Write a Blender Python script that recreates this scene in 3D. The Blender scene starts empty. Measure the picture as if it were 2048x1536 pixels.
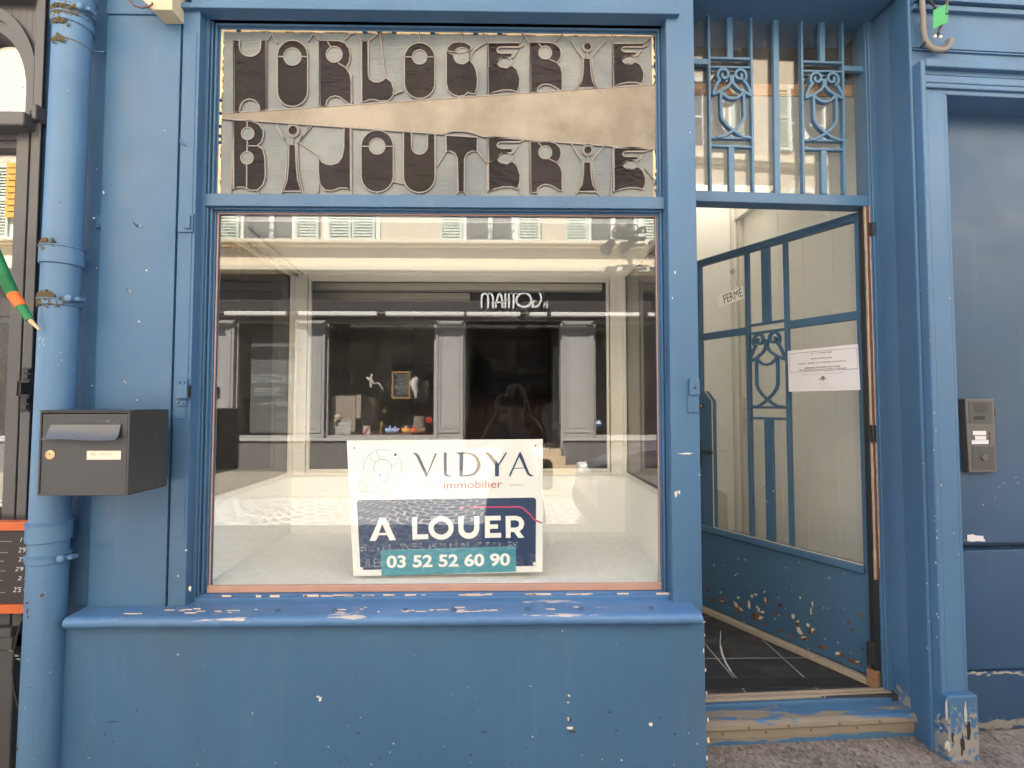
import bpy, bmesh, math, random
from mathutils import Vector, Matrix
R = math.radians
random.seed(7)
SC = bpy.context.scene
# ------------------------------------------------------------------ camera
F_PX = 1000.0; CAM = Vector((0.0, -1.85, 1.33)); YAW = R(1.0); PITCH = R(2.3)
cam_d = bpy.data.cameras.new('camera'); cam = bpy.data.objects.new('camera', cam_d)
SC.collection.objects.link(cam); SC.camera = cam
cam.location = CAM; cam.rotation_euler = (R(90) + PITCH, 0, -YAW)
cam_d.sensor_width = 36; cam_d.lens = 36 * F_PX / 2048; cam_d.clip_start = 0.02; cam_d.clip_end = 500
# ------------------------------------------------------------------ light
SUN_EL, SUN_AZ = R(50.3), R(-20)           # azimuth measured from +Y towards +X
w = bpy.data.worlds.new('World'); SC.world = w; w.use_nodes = True
nt = w.node_tree; nt.nodes.clear()
sk = nt.nodes.new('ShaderNodeTexSky'); sk.sky_type = 'NISHITA'; sk.sun_disc = False
sk.sun_elevation = SUN_EL; sk.sun_rotation = SUN_AZ; sk.altitude = 200; sk.dust_density = 1.5
bgn = nt.nodes.new('ShaderNodeBackground'); bgn.inputs[1].default_value = 0.07
wo = nt.nodes.new('ShaderNodeOutputWorld')
nt.links.new(sk.outputs[0], bgn.inputs[0]); nt.links.new(bgn.outputs[0], wo.inputs[0])
sd = bpy.data.lights.new('sun', 'SUN'); sd.energy = 5.0; sd.angle = R(0.5); sd.color = (1.0, .94, .84)
so = bpy.data.objects.new('sun', sd); SC.collection.objects.link(so)
so.location = (0, 5, 15)
so.rotation_euler = Vector((math.sin(SUN_AZ)*math.cos(SUN_EL), math.cos(SUN_AZ)*math.cos(SUN_EL), math.sin(SUN_EL))).to_track_quat('Z', 'Y').to_euler()
SC.view_settings.view_transform = 'Standard'; SC.view_settings.look = 'None'
SC.view_settings.exposure = 3.15; SC.view_settings.gamma = 1
SC.render.engine = 'CYCLES'
SC.cycles.max_bounces = 10; SC.cycles.diffuse_bounces = 5; SC.cycles.glossy_bounces = 5
SC.cycles.transparent_max_bounces = 24; SC.cycles.sample_clamp_indirect = 6
# ------------------------------------------------------------------ frames and rays
def frame(ox, oy, deg): return Matrix.Translation((ox, oy, 0)) @ Matrix.Rotation(R(deg), 4, 'Z')
F0 = Matrix.Identity(4)
FR = frame(0.72, 0.0, 3.0)                    # the right hand part of the front runs back by three degrees
CR = cam.rotation_euler.to_matrix()
def P(px, py, y, fr=F0):                      # where a line of sight meets the plane y of a frame -> local x, z
    d = CR @ Vector(((px - 1024) / F_PX, -(py - 768) / F_PX, -1))
    inv = fr.inverted(); o = inv @ CAM; dl = inv.to_3x3() @ d
    t = (y - o.y) / dl.y
    q = o + dl * t
    return q.x, q.z
GY = 0.078                                    # plane of the shop window pane
def Q(px, py, yr): return P(px, py, 2 * GY - yr)   # a point of the far side of the street, as mirrored in the pane
# ------------------------------------------------------------------ scene helpers
def thing(name, label, cat, loc=(0, 0, 0), group=None, kind=None):
    o = bpy.data.objects.new(name, None); SC.collection.objects.link(o); o.location = loc
    o.empty_display_size = .1
    tag(o, label, cat, group, kind); return o
def tag(o, label, cat, group=None, kind=None):
    if label: o['label'] = label
    if cat: o['category'] = cat
    if group: o['group'] = group
    if kind: o['kind'] = kind
    return o
def rootloc(o):
    while o.parent: o = o.parent
    return Vector(o.location)
def dup(o, parent=None, **kw):
    c = o.copy(); SC.collection.objects.link(c); c.parent = parent
    for ch in list(o.children): dup(ch, c)
    for k, v in kw.items(): c[k] = v
    return c
class MB:
    def __init__(s): s.v = []; s.f = []; s.m = []
    def add(s, vs, fs, fr=None, mi=0):
        n = len(s.v)
        s.v += [(fr @ Vector(p)) if fr is not None else Vector(p) for p in vs]
        s.f += [tuple(i + n for i in f) for f in fs]; s.m += [mi] * len(fs); return s
    def box(s, x0, x1, y0, y1, z0, z1, fr=None, mi=0):
        if x0 > x1: x0, x1 = x1, x0
        if y0 > y1: y0, y1 = y1, y0
        if z0 > z1: z0, z1 = z1, z0
        vs = [(x0,y0,z0),(x1,y0,z0),(x1,y1,z0),(x0,y1,z0),(x0,y0,z1),(x1,y0,z1),(x1,y1,z1),(x0,y1,z1)]
        return s.add(vs, [(0,3,2,1),(4,5,6,7),(0,1,5,4),(1,2,6,5),(2,3,7,6),(3,0,4,7)], fr, mi)
    def prism(s, pts, y0, y1, fr=None, mi=0):      # outline in x,z, drawn out along y (y0 nearer the street)
        a = sum(pts[i][0]*pts[(i+1)%len(pts)][1]-pts[(i+1)%len(pts)][0]*pts[i][1] for i in range(len(pts)))
        if a < 0: pts = pts[::-1]
        n = len(pts)
        vs = [(x, y0, z) for x, z in pts] + [(x, y1, z) for x, z in pts]
        fs = [tuple(range(n)), tuple(range(2*n-1, n-1, -1))] + [(i, i+n, (i+1)%n+n, (i+1)%n) for i in range(n)]
        return s.add(vs, fs, fr, mi)
    def ribbon(s, pts, wd, y0, y1, fr=None, closed=False, mi=0):   # a flat bar following a line in x,z
        p = [Vector(q) for q in pts]; n = len(p); L = []; Rr = []
        for i in range(n):
            if closed: a, b = p[i-1], p[(i+1) % n]
            else: a, b = p[max(i-1, 0)], p[min(i+1, n-1)]
            d = (b - a); d = d.normalized() if d.length > 1e-9 else Vector((1, 0))
            nn = Vector((-d.y, d.x)); k = 1.0
            if 0 < i < n-1 or closed:
                e = (p[i] - a); 
                if e.length > 1e-9:
                    c = abs(e.normalized().dot(d)); k = 1 / max(c, .6)
            L.append(p[i] + nn * wd/2 * k); Rr.append(p[i] - nn * wd/2 * k)
        vs = []
        for i in range(n): vs += [(L[i].x, y0, L[i].y), (Rr[i].x, y0, Rr[i].y), (Rr[i].x, y1, Rr[i].y), (L[i].x, y1, L[i].y)]
        fs = []
        for i in range(n if closed else n-1):
            a = 4*i; b = 4*((i+1) % n)
            fs += [(a, b, b+1, a+1), (a+1, b+1, b+2, a+2), (a+2, b+2, b+3, a+3), (a+3, b+3, b, a)]
        if not closed: fs += [(0, 1, 2, 3), (4*n-4, 4*n-1, 4*n-2, 4*n-3)]
        return s.add(vs, fs, fr, mi)
    def tube(s, pts, r, fr=None, seg=10, closed=False, mi=0):
        p = [Vector(q) for q in pts]; n = len(p); vs = []; up = None
        rr = r if isinstance(r, (list, tuple)) else [r]*n
        for i in range(n):
            if closed: d = p[(i+1) % n] - p[i-1]
            else: d = p[min(i+1, n-1)] - p[max(i-1, 0)]
            d.normalize()
            if up is None: up = Vector((0, 0, 1)) if abs(d.z) < .9 else Vector((1, 0, 0))
            sd_ = d.cross(up)
            if sd_.length < 1e-6: sd_ = d.orthogonal()
            sd_.normalize(); up = sd_.cross(d).normalized()
            for k in range(seg):
                a = 2*math.pi*k/seg
                vs.append(p[i] + (sd_*math.cos(a) + up*math.sin(a)) * rr[i])
        fs = []
        for i in range(n if closed else n-1):
            j = (i+1) % n
            for k in range(seg): fs.append((i*seg+k, j*seg+k, j*seg+(k+1)%seg, i*seg+(k+1)%seg))
        if not closed: fs += [tuple(range(seg)), tuple(range(n*seg-1, (n-1)*seg-1, -1))]
        return s.add(vs, fs, fr, mi)
    def lathe(s, prof, c, axis='z', fr=None, seg=32, mi=0):      # prof: (radius, height) pairs
        vs = []; n = len(prof)
        for r, h in prof:
            for k in range(seg):
                a = 2*math.pi*k/seg; x, y = r*math.cos(a), r*math.sin(a)
                if axis == 'z': q = (c[0]+x, c[1]+y, c[2]+h)
                elif axis == 'y': q = (c[0]+x, c[1]-h, c[2]+y)     # height runs towards the street
                else: q = (c[0]+h, c[1]+x, c[2]+y)
                vs.append(q)
        fs = [(i*seg+k, i*seg+(k+1)%seg, (i+1)*seg+(k+1)%seg, (i+1)*seg+k) for i in range(n-1) for k in range(seg)]
        fs += [tuple(range(seg-1, -1, -1)), tuple(range((n-1)*seg, n*seg))]
        return s.add(vs, fs, fr, mi)
    def blob(s, c, rx, ry, rz, fr=None, mi=0, nu=10, nv=7, jit=0):
        vs = [(c[0], c[1], c[2]+rz)]
        for j in range(1, nv):
            t = math.pi*j/nv
            for i in range(nu):
                a = 2*math.pi*i/nu; k = 1 + random.uniform(-jit, jit)
                vs.append((c[0]+rx*k*math.sin(t)*math.cos(a), c[1]+ry*k*math.sin(t)*math.sin(a), c[2]+rz*k*math.cos(t)))
        vs.append((c[0], c[1], c[2]-rz)); fs = []
        for i in range(nu):
            fs.append((0, 1+i, 1+(i+1) % nu)); e = len(vs)-1; b = 1+(nv-2)*nu
            fs.append((e, b+(i+1) % nu, b+i))
            for j in range(nv-2):
                a = 1+j*nu; fs.append((a+i, a+nu+i, a+nu+(i+1) % nu, a+(i+1) % nu))
        return s.add(vs, fs, fr, mi)
SPLIT = {'sill_bolt', 'rusty_nail', 'display_screen_glass', 'lock_plate', 'bolt', 'cable_clip', 'plug', 'button', 'name_strip', 'pale_glass', 'shoe', 'eye', 'room_light_fitting', 'old_fixing', 'mounting_bracket', 'door_jamb', 'doorstep', 'dash', 'tie', 'letter_counter', 'rot_hole', 'wall_frame'}
def pieces(mb):
    par = list(range(len(mb.v)))
    def fd(i):
        while par[i] != i: par[i] = par[par[i]]; i = par[i]
        return i
    for f in mb.f:
        for j in f[1:]: par[fd(j)] = fd(f[0])
    out = {}
    for f, mi in zip(mb.f, mb.m): out.setdefault(fd(f[0]), []).append((f, mi))
    res = []
    for fl in out.values():
        o = MB(); ix = {}
        for f, mi in fl:
            for j in f:
                if j not in ix: ix[j] = len(o.v); o.v.append(mb.v[j])
            o.f.append(tuple(ix[j] for j in f)); o.m.append(mi)
        res.append(o)
    return res
def obj(name, mb, mats, *a, **k):
    if name in SPLIT:
        r = [obj1(name, q, mats, *a, **k) for q in pieces(mb)]; return r[0]
    return obj1(name, mb, mats, *a, **k)
def obj1(name, mb, mats, parent=None, bevel=0, smooth=False, bseg=2, angle=30, label=None):
    if not isinstance(mats, (list, tuple)): mats = [mats]
    off = rootloc(parent) if parent else Vector((0, 0, 0))
    me = bpy.data.meshes.new(name)
    me.from_pydata([tuple(p - off) for p in mb.v], [], mb.f)
    for m in mats: me.materials.append(m)
    for i, p in enumerate(me.polygons): p.material_index = mb.m[i]
    bm = bmesh.new(); bm.from_mesh(me); bmesh.ops.recalc_face_normals(bm, faces=bm.faces); bm.to_mesh(me); bm.free()
    if smooth:
        for p in me.polygons: p.use_smooth = True
        try: me.set_sharp_from_angle(angle=R(40))
        except Exception: pass
    o = bpy.data.objects.new(name, me); SC.collection.objects.link(o)
    if parent: o.parent = parent
    if bevel:
        b = o.modifiers.new('bevel', 'BEVEL'); b.width = bevel; b.segments = bseg; b.limit_method = 'ANGLE'; b.angle_limit = R(angle)
        b.harden_normals = False
    if label: o['label'] = label
    return o
def arc(cx, cy, rx, ry, a0, a1, n=10): # image style angles: v grows downwards
    return [(cx + rx*math.cos(R(a0+(a1-a0)*i/n)), cy + ry*math.sin(R(a0+(a1-a0)*i/n))) for i in range(n+1)]
_txt = {}
def glyphs(s, bold=0.0, shear=0.0):
    key = (s, bold, shear)
    if key not in _txt:
        c = bpy.data.curves.new('lettering', 'FONT'); c.body = s; c.offset = bold; c.shear = shear; c.resolution_u = 4
        o = bpy.data.objects.new('lettering', c); SC.collection.objects.link(o)
        bpy.context.view_layer.update()
        dg = bpy.context.evaluated_depsgraph_get(); me = bpy.data.meshes.new_from_object(o.evaluated_get(dg))
        vs = [tuple(v.co) for v in me.vertices]; fs = [tuple(p.vertices) for p in me.polygons]
        bpy.data.objects.remove(o); bpy.data.curves.remove(c); bpy.data.meshes.remove(me)
        _txt[key] = (vs, fs)
    return _txt[key]
def text(mb, s, tl, tr, bl, y, fr=F0, bold=0.0, shear=0.0, mirror=False, mi=0, proj=P, th=.0008):
    # lettering fitted into a quad given by picture points top-left, top-right, bottom-left
    vs, fs = glyphs(s, bold, shear)
    if not vs: return
    x0 = min(v[0] for v in vs); x1 = max(v[0] for v in vs); y0 = min(v[1] for v in vs); y1 = max(v[1] for v in vs)
    out = []
    for v in vs:
        a = (v[0]-x0)/max(x1-x0, 1e-6); b = (y1-v[1])/max(y1-y0, 1e-6)
        if mirror: a = 1-a
        px = tl[0] + (tr[0]-tl[0])*a + (bl[0]-tl[0])*b; py = tl[1] + (tr[1]-tl[1])*a + (bl[1]-tl[1])*b
        X, Z = proj(px, py, y, fr) if proj is P else proj(px, py, y)
        out.append((X, y, Z))
    mb.add(out, fs, fr, mi)
# ------------------------------------------------------------------ materials
def srgb(r, g, b):
    f = lambda c: ((c/255+.055)/1.055)**2.4 if c > 10 else c/255/12.92
    return (f(r), f(g), f(b), 1)
class NT:
    def __init__(s, name):
        s.mat = bpy.data.materials.new(name); s.mat.use_nodes = True; s.t = s.mat.node_tree; s.t.nodes.clear()
        s.out = s.t.nodes.new('ShaderNodeOutputMaterial')
    def n(s, typ, **kw):
        nd = s.t.nodes.new(typ)
        for k, v in kw.items(): setattr(nd, k, v)
        return nd
    def l(s, a, b): s.t.links.new(a, b)
    def put(s, sock, v):
        if isinstance(v, (int, float)): sock.default_value = v
        elif isinstance(v, tuple): sock.default_value = v
        else: s.l(v, sock)
    def pos(s, scale=(1, 1, 1), obj=False):
        if obj: o = s.n('ShaderNodeTexCoord').outputs['Object']
        else: o = s.n('ShaderNodeNewGeometry').outputs['Position']
        m = s.n('ShaderNodeMapping'); m.inputs['Scale'].default_value = scale; s.l(o, m.inputs[0]); return m.outputs[0]
    def noise(s, scale, detail=4, rough=.55, vec=None, dist=0):
        t = s.n('ShaderNodeTexNoise'); t.inputs['Scale'].default_value = scale; t.inputs['Detail'].default_value = detail
        t.inputs['Roughness'].default_value = rough; t.inputs['Distortion'].default_value = dist
        s.l(vec if vec is not None else s.pos(), t.inputs['Vector']); return t.outputs[0]
    def ramp(s, f, stops):
        r = s.n('ShaderNodeValToRGB'); s.l(f, r.inputs[0]); e = r.color_ramp.elements
        while len(e) < len(stops): e.new(.5)
        for i, (p, c) in enumerate(stops):
            e[i].position = p; e[i].color = c if isinstance(c, tuple) else (c, c, c, 1)
        return r.outputs[0]
    def math(s, op, a, b=0.0, c=None):
        m = s.n('ShaderNodeMath', operation=op); s.put(m.inputs[0], a); s.put(m.inputs[1], b)
        if c is not None: s.put(m.inputs[2], c)
        return m.outputs[0]
    def mix(s, f, a, b):
        m = s.n('ShaderNodeMix', data_type='RGBA'); s.put(m.inputs[0], f)
        s.put(m.inputs[6], a); s.put(m.inputs[7], b); return m.outputs[2]
    def bump(s, h, strength=.2, dist=.01):
        b = s.n('ShaderNodeBump'); b.inputs['Strength'].default_value = strength; b.inputs['Distance'].default_value = dist
        s.l(h, b.inputs['Height']); return b.outputs[0]
    def bsdf(s, col, rough=.5, metal=0, spec=.5, normal=None, **kw):
        b = s.n('ShaderNodeBsdfPrincipled'); s.put(b.inputs['Base Color'], col); s.put(b.inputs['Roughness'], rough)
        s.put(b.inputs['Metallic'], metal); b.inputs['Specular IOR Level'].default_value = spec
        if normal is not None: s.l(normal, b.inputs['Normal'])
        for k, v in kw.items(): s.put(b.inputs[k], v)
        s.l(b.outputs[0], s.out.inputs[0]); return b
def sc(c, k): return (min(c[0]*k, 1), min(c[1]*k, 1), min(c[2]*k, 1), 1)
def plain(name, col, rough=.5, metal=0, spec=.5, var=.12, vs=6, bump=.05, bs=60, **kw):
    m = NT(name); c = m.mix(m.noise(vs), sc(col, 1-var), sc(col, 1+var))
    m.bsdf(c, rough, metal, spec, m.bump(m.noise(bs, 3), bump, .004), **kw); return m.mat
def paint(name, col, rough=.42, var=.14, grime=.42, speck=True, peel=None, under=None, spec=.5):
    m = NT(name); col = (col[0]*.80, col[1]*.82, col[2]*.86, 1)
    c = m.mix(m.ramp(m.noise(1.1, 5), [(.3, 0.0), (.7, 1.0)]), sc(col, 1-var), sc(col, 1+var))
    g = m.ramp(m.noise(2.3, 7, .65, m.pos((1, 1, .45))), [(.50, 0.0), (.74, grime)])       # streaky grime
    c = m.mix(g, c, (col[0]*.72+.03, col[1]*.68+.02, col[2]*.6, 1))
    h = m.math('ADD', m.noise(7, 5, .6), m.math('MULTIPLY', m.noise(22, 3, .6, m.pos((3, 3, .18))), .35))
    st_ = m.ramp(m.noise(6, 5, .7, m.pos((2.2, 2.2, .22))), [(.56, 0.0), (.80, .38)])
    c = m.mix(st_, c, (col[0]*1.25+.035, col[1]*1.15+.03, col[2]*1.02+.02, 1))
    if speck:
        sp = m.ramp(m.noise(75, 2, .5), [(.775, 0.0), (.79, 1.0)])
        c = m.mix(m.math('MULTIPLY', sp, .5), c, (.42, .5, .56, 1))
        sp2 = m.ramp(m.noise(48, 3, .5, m.pos((1.1, 1, .8))), [(.77, 0.0), (.79, 1.0)])
        c = m.mix(m.math('MULTIPLY', sp2, .45), c, (.05, .06, .07, 1))
    rr = m.ramp(m.noise(3.1, 4), [(.3, max(rough-.09, .05)), (.7, rough+.12)])
    if peel:
        zc, zw, amt, sx = peel      # peeling band: height, half width, coverage, stretch
        geo = m.n('ShaderNodeNewGeometry'); sp_ = m.n('ShaderNodeSeparateXYZ'); m.l(geo.outputs['Position'], sp_.inputs[0])
        dz = m.math('ABSOLUTE', m.math('SUBTRACT', sp_.outputs[2], zc)); band = m.math('SUBTRACT', 1.0, m.math('DIVIDE', dz, zw))
        nz = m.noise(14, 6, .62, m.pos((1/sx, 1.6, 2.4)), .3)
        nb = m.noise(1.7, 2, .5)
        msk = m.math('GREATER_THAN', m.math('ADD', m.math('ADD', nz, m.math('MULTIPLY', nb, .35)), m.math('MULTIPLY', m.math('MAXIMUM', band, -1.0), amt)), .93)
        wood = m.mix(m.noise(60, 4, .6, m.pos((.08, 1, 1))), under, sc(under, .62))
        c = m.mix(msk, c, wood); rr = m.mix(msk, rr, (.85, .85, .85, 1))
        h = m.math('SUBTRACT', h, m.math('MULTIPLY', msk, .6))
    m.bsdf(c, rr, 0, spec, m.bump(h, .16, .006)); return m.mat
def pane(name, f0=.043, tint=(1, 1, 1, 1), dirt=.02, rough=0.0, wavy=0.0):
    m = NT(name)
    lw = m.n('ShaderNodeLayerWeight'); lw.inputs[0].default_value = .5
    fr = m.math('ADD', f0, m.math('MULTIPLY', m.math('POWER', lw.outputs['Facing'], 5.0), 1-f0))
    tr = m.n('ShaderNodeBsdfTransparent'); tr.inputs[0].default_value = tint
    gl = m.n('ShaderNodeBsdfGlossy'); gl.inputs['Roughness'].default_value = rough
    if wavy: m.l(m.bump(m.noise(5, 2), wavy, .01), gl.inputs['Normal'])
    mx = m.n('ShaderNodeMixShader'); m.l(fr, mx.inputs[0]); m.l(tr.outputs[0], mx.inputs[1]); m.l(gl.outputs[0], mx.inputs[2])
    df = m.n('ShaderNodeBsdfDiffuse'); df.inputs[0].default_value = (.6, .58, .54, 1)
    d = m.math('ADD', m.math('MULTIPLY', m.ramp(m.noise(3, 6, .7), [(.4, 0.0), (.75, 1.0)]), dirt), m.math('MULTIPLY', m.ramp(m.noise(160, 2, .5), [(.70, 0.0), (.73, 1.0)]), dirt*6))
    m2 = m.n('ShaderNodeMixShader'); m.l(d, m2.inputs[0]); m.l(mx.outputs[0], m2.inputs[1]); m.l(df.outputs[0], m2.inputs[2])
    m.l(m2.outputs[0], m.out.inputs[0]); return m.mat
def woodm(name, col, rough=.7, sx=(.1, 1, 1), k=.55, sc_=50):
    m = NT(name); nz = m.noise(sc_, 5, .6, m.pos(sx), .4)
    m.bsdf(m.mix(nz, sc(col, k), sc(col, 1.25)), rough, 0, .3, m.bump(nz, .3, .004)); return m.mat
BLUE = (.066, .158, .285, 1)
WOODU = (.50, .43, .33, 1)
M = {}
M['blue'] = paint('blue_paint', BLUE)
M['blue_frame'] = paint('blue_frame_paint', sc(BLUE, .95), grime=.25)
M['blue_sill'] = paint('peeling_sill_paint', (.098, .215, .40, 1), peel=(.597, .014, .17, 5.0), under=(.62, .56, .50, 1))
M['blue_rail'] = paint('worn_rail_paint', (.08, .19, .37, 1), peel=(.622, .010, .12, 7.0), under=(.60, .53, .45, 1))
M['blue_pipe'] = paint('pipe_paint', (.100, .205, .345, 1), rough=.45, grime=.25)
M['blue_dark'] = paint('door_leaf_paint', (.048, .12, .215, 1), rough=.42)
M['blue_portal'] = paint('portal_paint', (.085, .18, .315, 1), rough=.45)
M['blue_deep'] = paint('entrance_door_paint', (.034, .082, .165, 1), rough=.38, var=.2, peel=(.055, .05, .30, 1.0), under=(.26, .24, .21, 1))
M['plinth'] = paint('damaged_plinth_paint', BLUE, peel=(.08, .20, .36, .30), under=(.34, .31, .275, 1))
M['step'] = paint('worn_step_paint', BLUE, peel=(.085, .065, .56, 3.2), under=(.27, .225, .175, 1))
M['iron'] = paint('ironwork_paint', (.082, .185, .31, 1), rough=.4, grime=.2)
M['cream'] = plain('cream_putty', srgb(232, 205, 165), .7, var=.2, vs=40)
M['pink'] = plain('pink_putty', srgb(176, 138, 124), .75, var=.14, vs=14)
M['brown_gap'] = plain('exposed_brown', srgb(110, 60, 40), .8, var=.3, vs=30)
M['black'] = plain('black_iron', (.02, .02, .022, 1), .55)
M['white_box'] = plain('white_display_paint', (.89, .90, .87, 1), .45, var=.04, bump=.02)
M['white_frame'] = plain('cream_joinery', (.70, .68, .60, 1), .45, var=.05)
M['panel'] = plain('white_wall_panel', (.86, .86, .83, 1), .4, var=.04, bump=.02)
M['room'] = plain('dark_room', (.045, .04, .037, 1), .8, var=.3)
M['beam'] = plain('room_light_fitting', (.75, .70, .56, 1), .6)
M['glass'] = pane('window_glass', .056, dirt=.011)
M['glass_in'] = pane('inner_glass', .006, dirt=.006)
M['glass_old'] = pane('dusty_transom_glass', .055, dirt=.06, wavy=.01)
M['glass_door'] = pane('door_glass', .045, dirt=.03)
# ------------------------------------------------------------------ small geometry helpers
def xp(px, py=600, y=0, fr=F0): return P(px, py, y, fr)[0]
def zp(py, px=870, y=0, fr=F0): return P(px, py, y, fr)[1]
def extr(mb, prof, x0, x1, fr=None):          # profile of (y, z) points drawn out along x
    n = len(prof)
    vs = [(x0, y, z) for y, z in prof] + [(x1, y, z) for y, z in prof]
    fs = [tuple(range(n)), tuple(range(2*n-1, n-1, -1))] + [(i, i+n, (i+1)%n+n, (i+1)%n) for i in range(n)]
    return mb.add(vs, fs, fr)
def rect_frame(mb, x0, x1, z0, z1, w, y0, y1, fr=None, parts='lrtb'):   # four members round an opening
    if 't' in parts: mb.box(x0-w, x1+w, y0, y1, z1, z1+w, fr)
    if 'b' in parts: mb.box(x0-w, x1+w, y0, y1, z0-w, z0, fr)
    if 'l' in parts: mb.box(x0-w, x0, y0, y1, z0, z1, fr)
    if 'r' in parts: mb.box(x1, x1+w, y0, y1, z0, z1, fr)
def pxpts(pts, y, fr=F0, a=(1, 0), b=(1, 0)): # picture points (scaled: px = b0 + u / a) -> x, z on a plane
    return [P(a[1] + u/a[0], b[1] + v/b[0], y, fr) for u, v in pts]
def chip(mb, px, py, wpx, hpx, y, fr=F0, th=.0012, n=12, seed=0, ang=0):
    rnd = random.Random(seed*977 + int(px*3+py*7)); pts = []
    for i in range(n):
        t = 2*math.pi*i/n; r = rnd.uniform(.42, 1.15)
        dx, dy = wpx/2*r*math.cos(t), hpx/2*r*math.sin(t)
        c, s = math.cos(R(ang)), math.sin(R(ang))
        pts.append(P(px + dx*c - dy*s, py + dx*s + dy*c, y, fr))
    mb.prism(pts, y-th, y+.002, fr)
# ------------------------------------------------------------------ the ground
mpv = NT('pavement_concrete')
nz = mpv.noise(6, 8, .7); n2 = mpv.noise(60, 6, .75, mpv.pos((1, .7, 1)), .2)
c = mpv.mix(mpv.ramp(nz, [(.35, 0.0), (.65, 1.0)]), (.12, .095, .078, 1), (.27, .225, .185, 1)); c = mpv.mix(mpv.math('MULTIPLY', mpv.ramp(n2, [(.45, 0.0), (.68, 1.0)]), .6), c, (.48, .42, .36, 1))
pit = mpv.ramp(mpv.noise(48, 5, .7), [(.36, 1.0), (.44, 0.0)]); c = mpv.mix(mpv.math('MULTIPLY', pit, .7), c, (.05, .042, .035, 1))
mpv.bsdf(c, .85, 0, .25, mpv.bump(n2, .6, .01)); M['pavement'] = mpv.mat
GZ = .03
g = MB()
g.box(-30, 30, -1.25, 6.0, -.4, GZ)
obj('pavement', g, M['pavement'])['kind'] = 'structure'
g = MB()
for i in range(-26, 26): g.box(i*1.0+.004, i*1.0+.996, -1.42, -1.254, -.35, GZ-.002)
tag(obj('kerb', g, plain('kerb_stone', (.33, .31, .28, 1), .8, var=.2), bevel=.012), None, None, kind='structure')
# cobbled carriageway, laid in fans
mc = NT('cobbles')
geo = mc.n('ShaderNodeNewGeometry'); sp = mc.n('ShaderNodeSeparateXYZ'); mc.l(geo.outputs['Position'], sp.inputs[0])
X_, Y_ = sp.outputs[0], sp.outputs[1]
fx = mc.math('SUBTRACT', mc.math('FRACT', mc.math('DIVIDE', X_, 1.5)), .5)
wv = mc.math('MULTIPLY', mc.math('MULTIPLY', fx, fx), 2.6)
nj = mc.math('MULTIPLY', mc.math('SUBTRACT', mc.noise(4, 2), .5), .12)
rowf = mc.math('DIVIDE', mc.math('ADD', mc.math('ADD', Y_, wv), nj), .19)
row = mc.math('FLOOR', rowf); rf = mc.math('FRACT', rowf)
uf = mc.math('FRACT', mc.math('ADD', mc.math('DIVIDE', mc.math('ADD', X_, nj), .20), mc.math('MULTIPLY', row, .5)))
j1 = mc.math('LESS_THAN', rf, .20); j2 = mc.math('LESS_THAN', uf, .16); jt = mc.math('MAXIMUM', j1, j2)
st = mc.mix(mc.noise(9, 3), (.15, .145, .145, 1), (.26, .25, .245, 1))
mc.bsdf(mc.mix(jt, st, (.62, .59, .53, 1)), .8, 0, .3, mc.bump(mc.math('SUBTRACT', 1.0, jt), .5, .01)); M['cobbles'] = mc.mat
g = MB(); g.add([(-30, -5.65, -.09), (30, -5.65, -.09), (30, -1.40, -.08), (-30, -1.40, -.08)], [(0, 1, 2, 3)])
tag(obj('street', g, M['cobbles']), None, None, kind='structure')
g = MB(); g.box(-30, 30, -8.9, -5.65, -.4, -.05)
tag(obj('far_pavement', g, plain('far_paving', (.29, .26, .21, 1), .85, var=.1, vs=3)), None, None, kind='structure')
g = MB(); g.add([(-300, -300, -.42), (300, -300, -.42), (300, 300, -.42), (-300, 300, -.42)], [(0, 1, 2, 3)])
tag(obj('ground', g, plain('earth', (.2, .18, .15, 1), .9)), None, None, kind='structure')
# ------------------------------------------------------------------ the blue shop
shop = thing('shopfront', 'blue painted closed shop with wide display window, open door and stained glass lettering above', 'shopfront', (-.3, 0, 0))
XG0, XG1 = xp(430, 700, GY), xp(1315, 700, GY)          # pane opening
ZG0, ZG1 = zp(1180, 870, GY), zp(430, 870, GY)
XS0, XS1 = XG0+.002, XG1
ZS0, ZS1 = zp(396, 870, .07), zp(66, 870, .07)           # stained glass opening
XP0, XP1 = xp(196), xp(387)
XF0, XF1 = XP1, xp(1338)
XPR = xp(1396)
ZSILL = .563
FB = -.045                                               # face of the wall under the sill
XW = xp(62)
# wall behind the downpipe
m = MB(); m.box(XW, XP0, .028, .095, .0, 3.3); m.box(XW, XP0-.012, .022, .028, .6, 3.3)
obj('side_wall', m, M['blue'], shop, bevel=.002)
# pilaster of two boards
xb = xp(347)
m = MB(); m.box(XP0, xb, 0, .095, ZSILL, zp(31, 290)); m.box(xb, xb+.011, .012, .095, ZSILL, 3.3)
m.box(xb+.011, XP1, -.003, .095, ZSILL, zp(22)); m.box(XP0, xb, -.002, 0.0, ZSILL, zp(1208, 270))
m.box(XP0, xb, -.006, .30, zp(31, 290)+.0015, 3.3)
m.box(xb+.013, XP1-.01, -.0052, -.003, .85, zp(22)-.1)
obj('pilaster', m, M['blue'], shop, bevel=.0022)
# header board over the window, with its drip lip
m = MB(); zh = zp(22, 870, -.02)
m.box(xb+.011, xp(1356, 10), -.022, .30, zh, zh+.020); m.box(XP1-.03, xp(1347, 10), -.012, .30, zh+.0205, 3.3)
obj('header', m, M['blue'], shop, bevel=.003)
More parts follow.
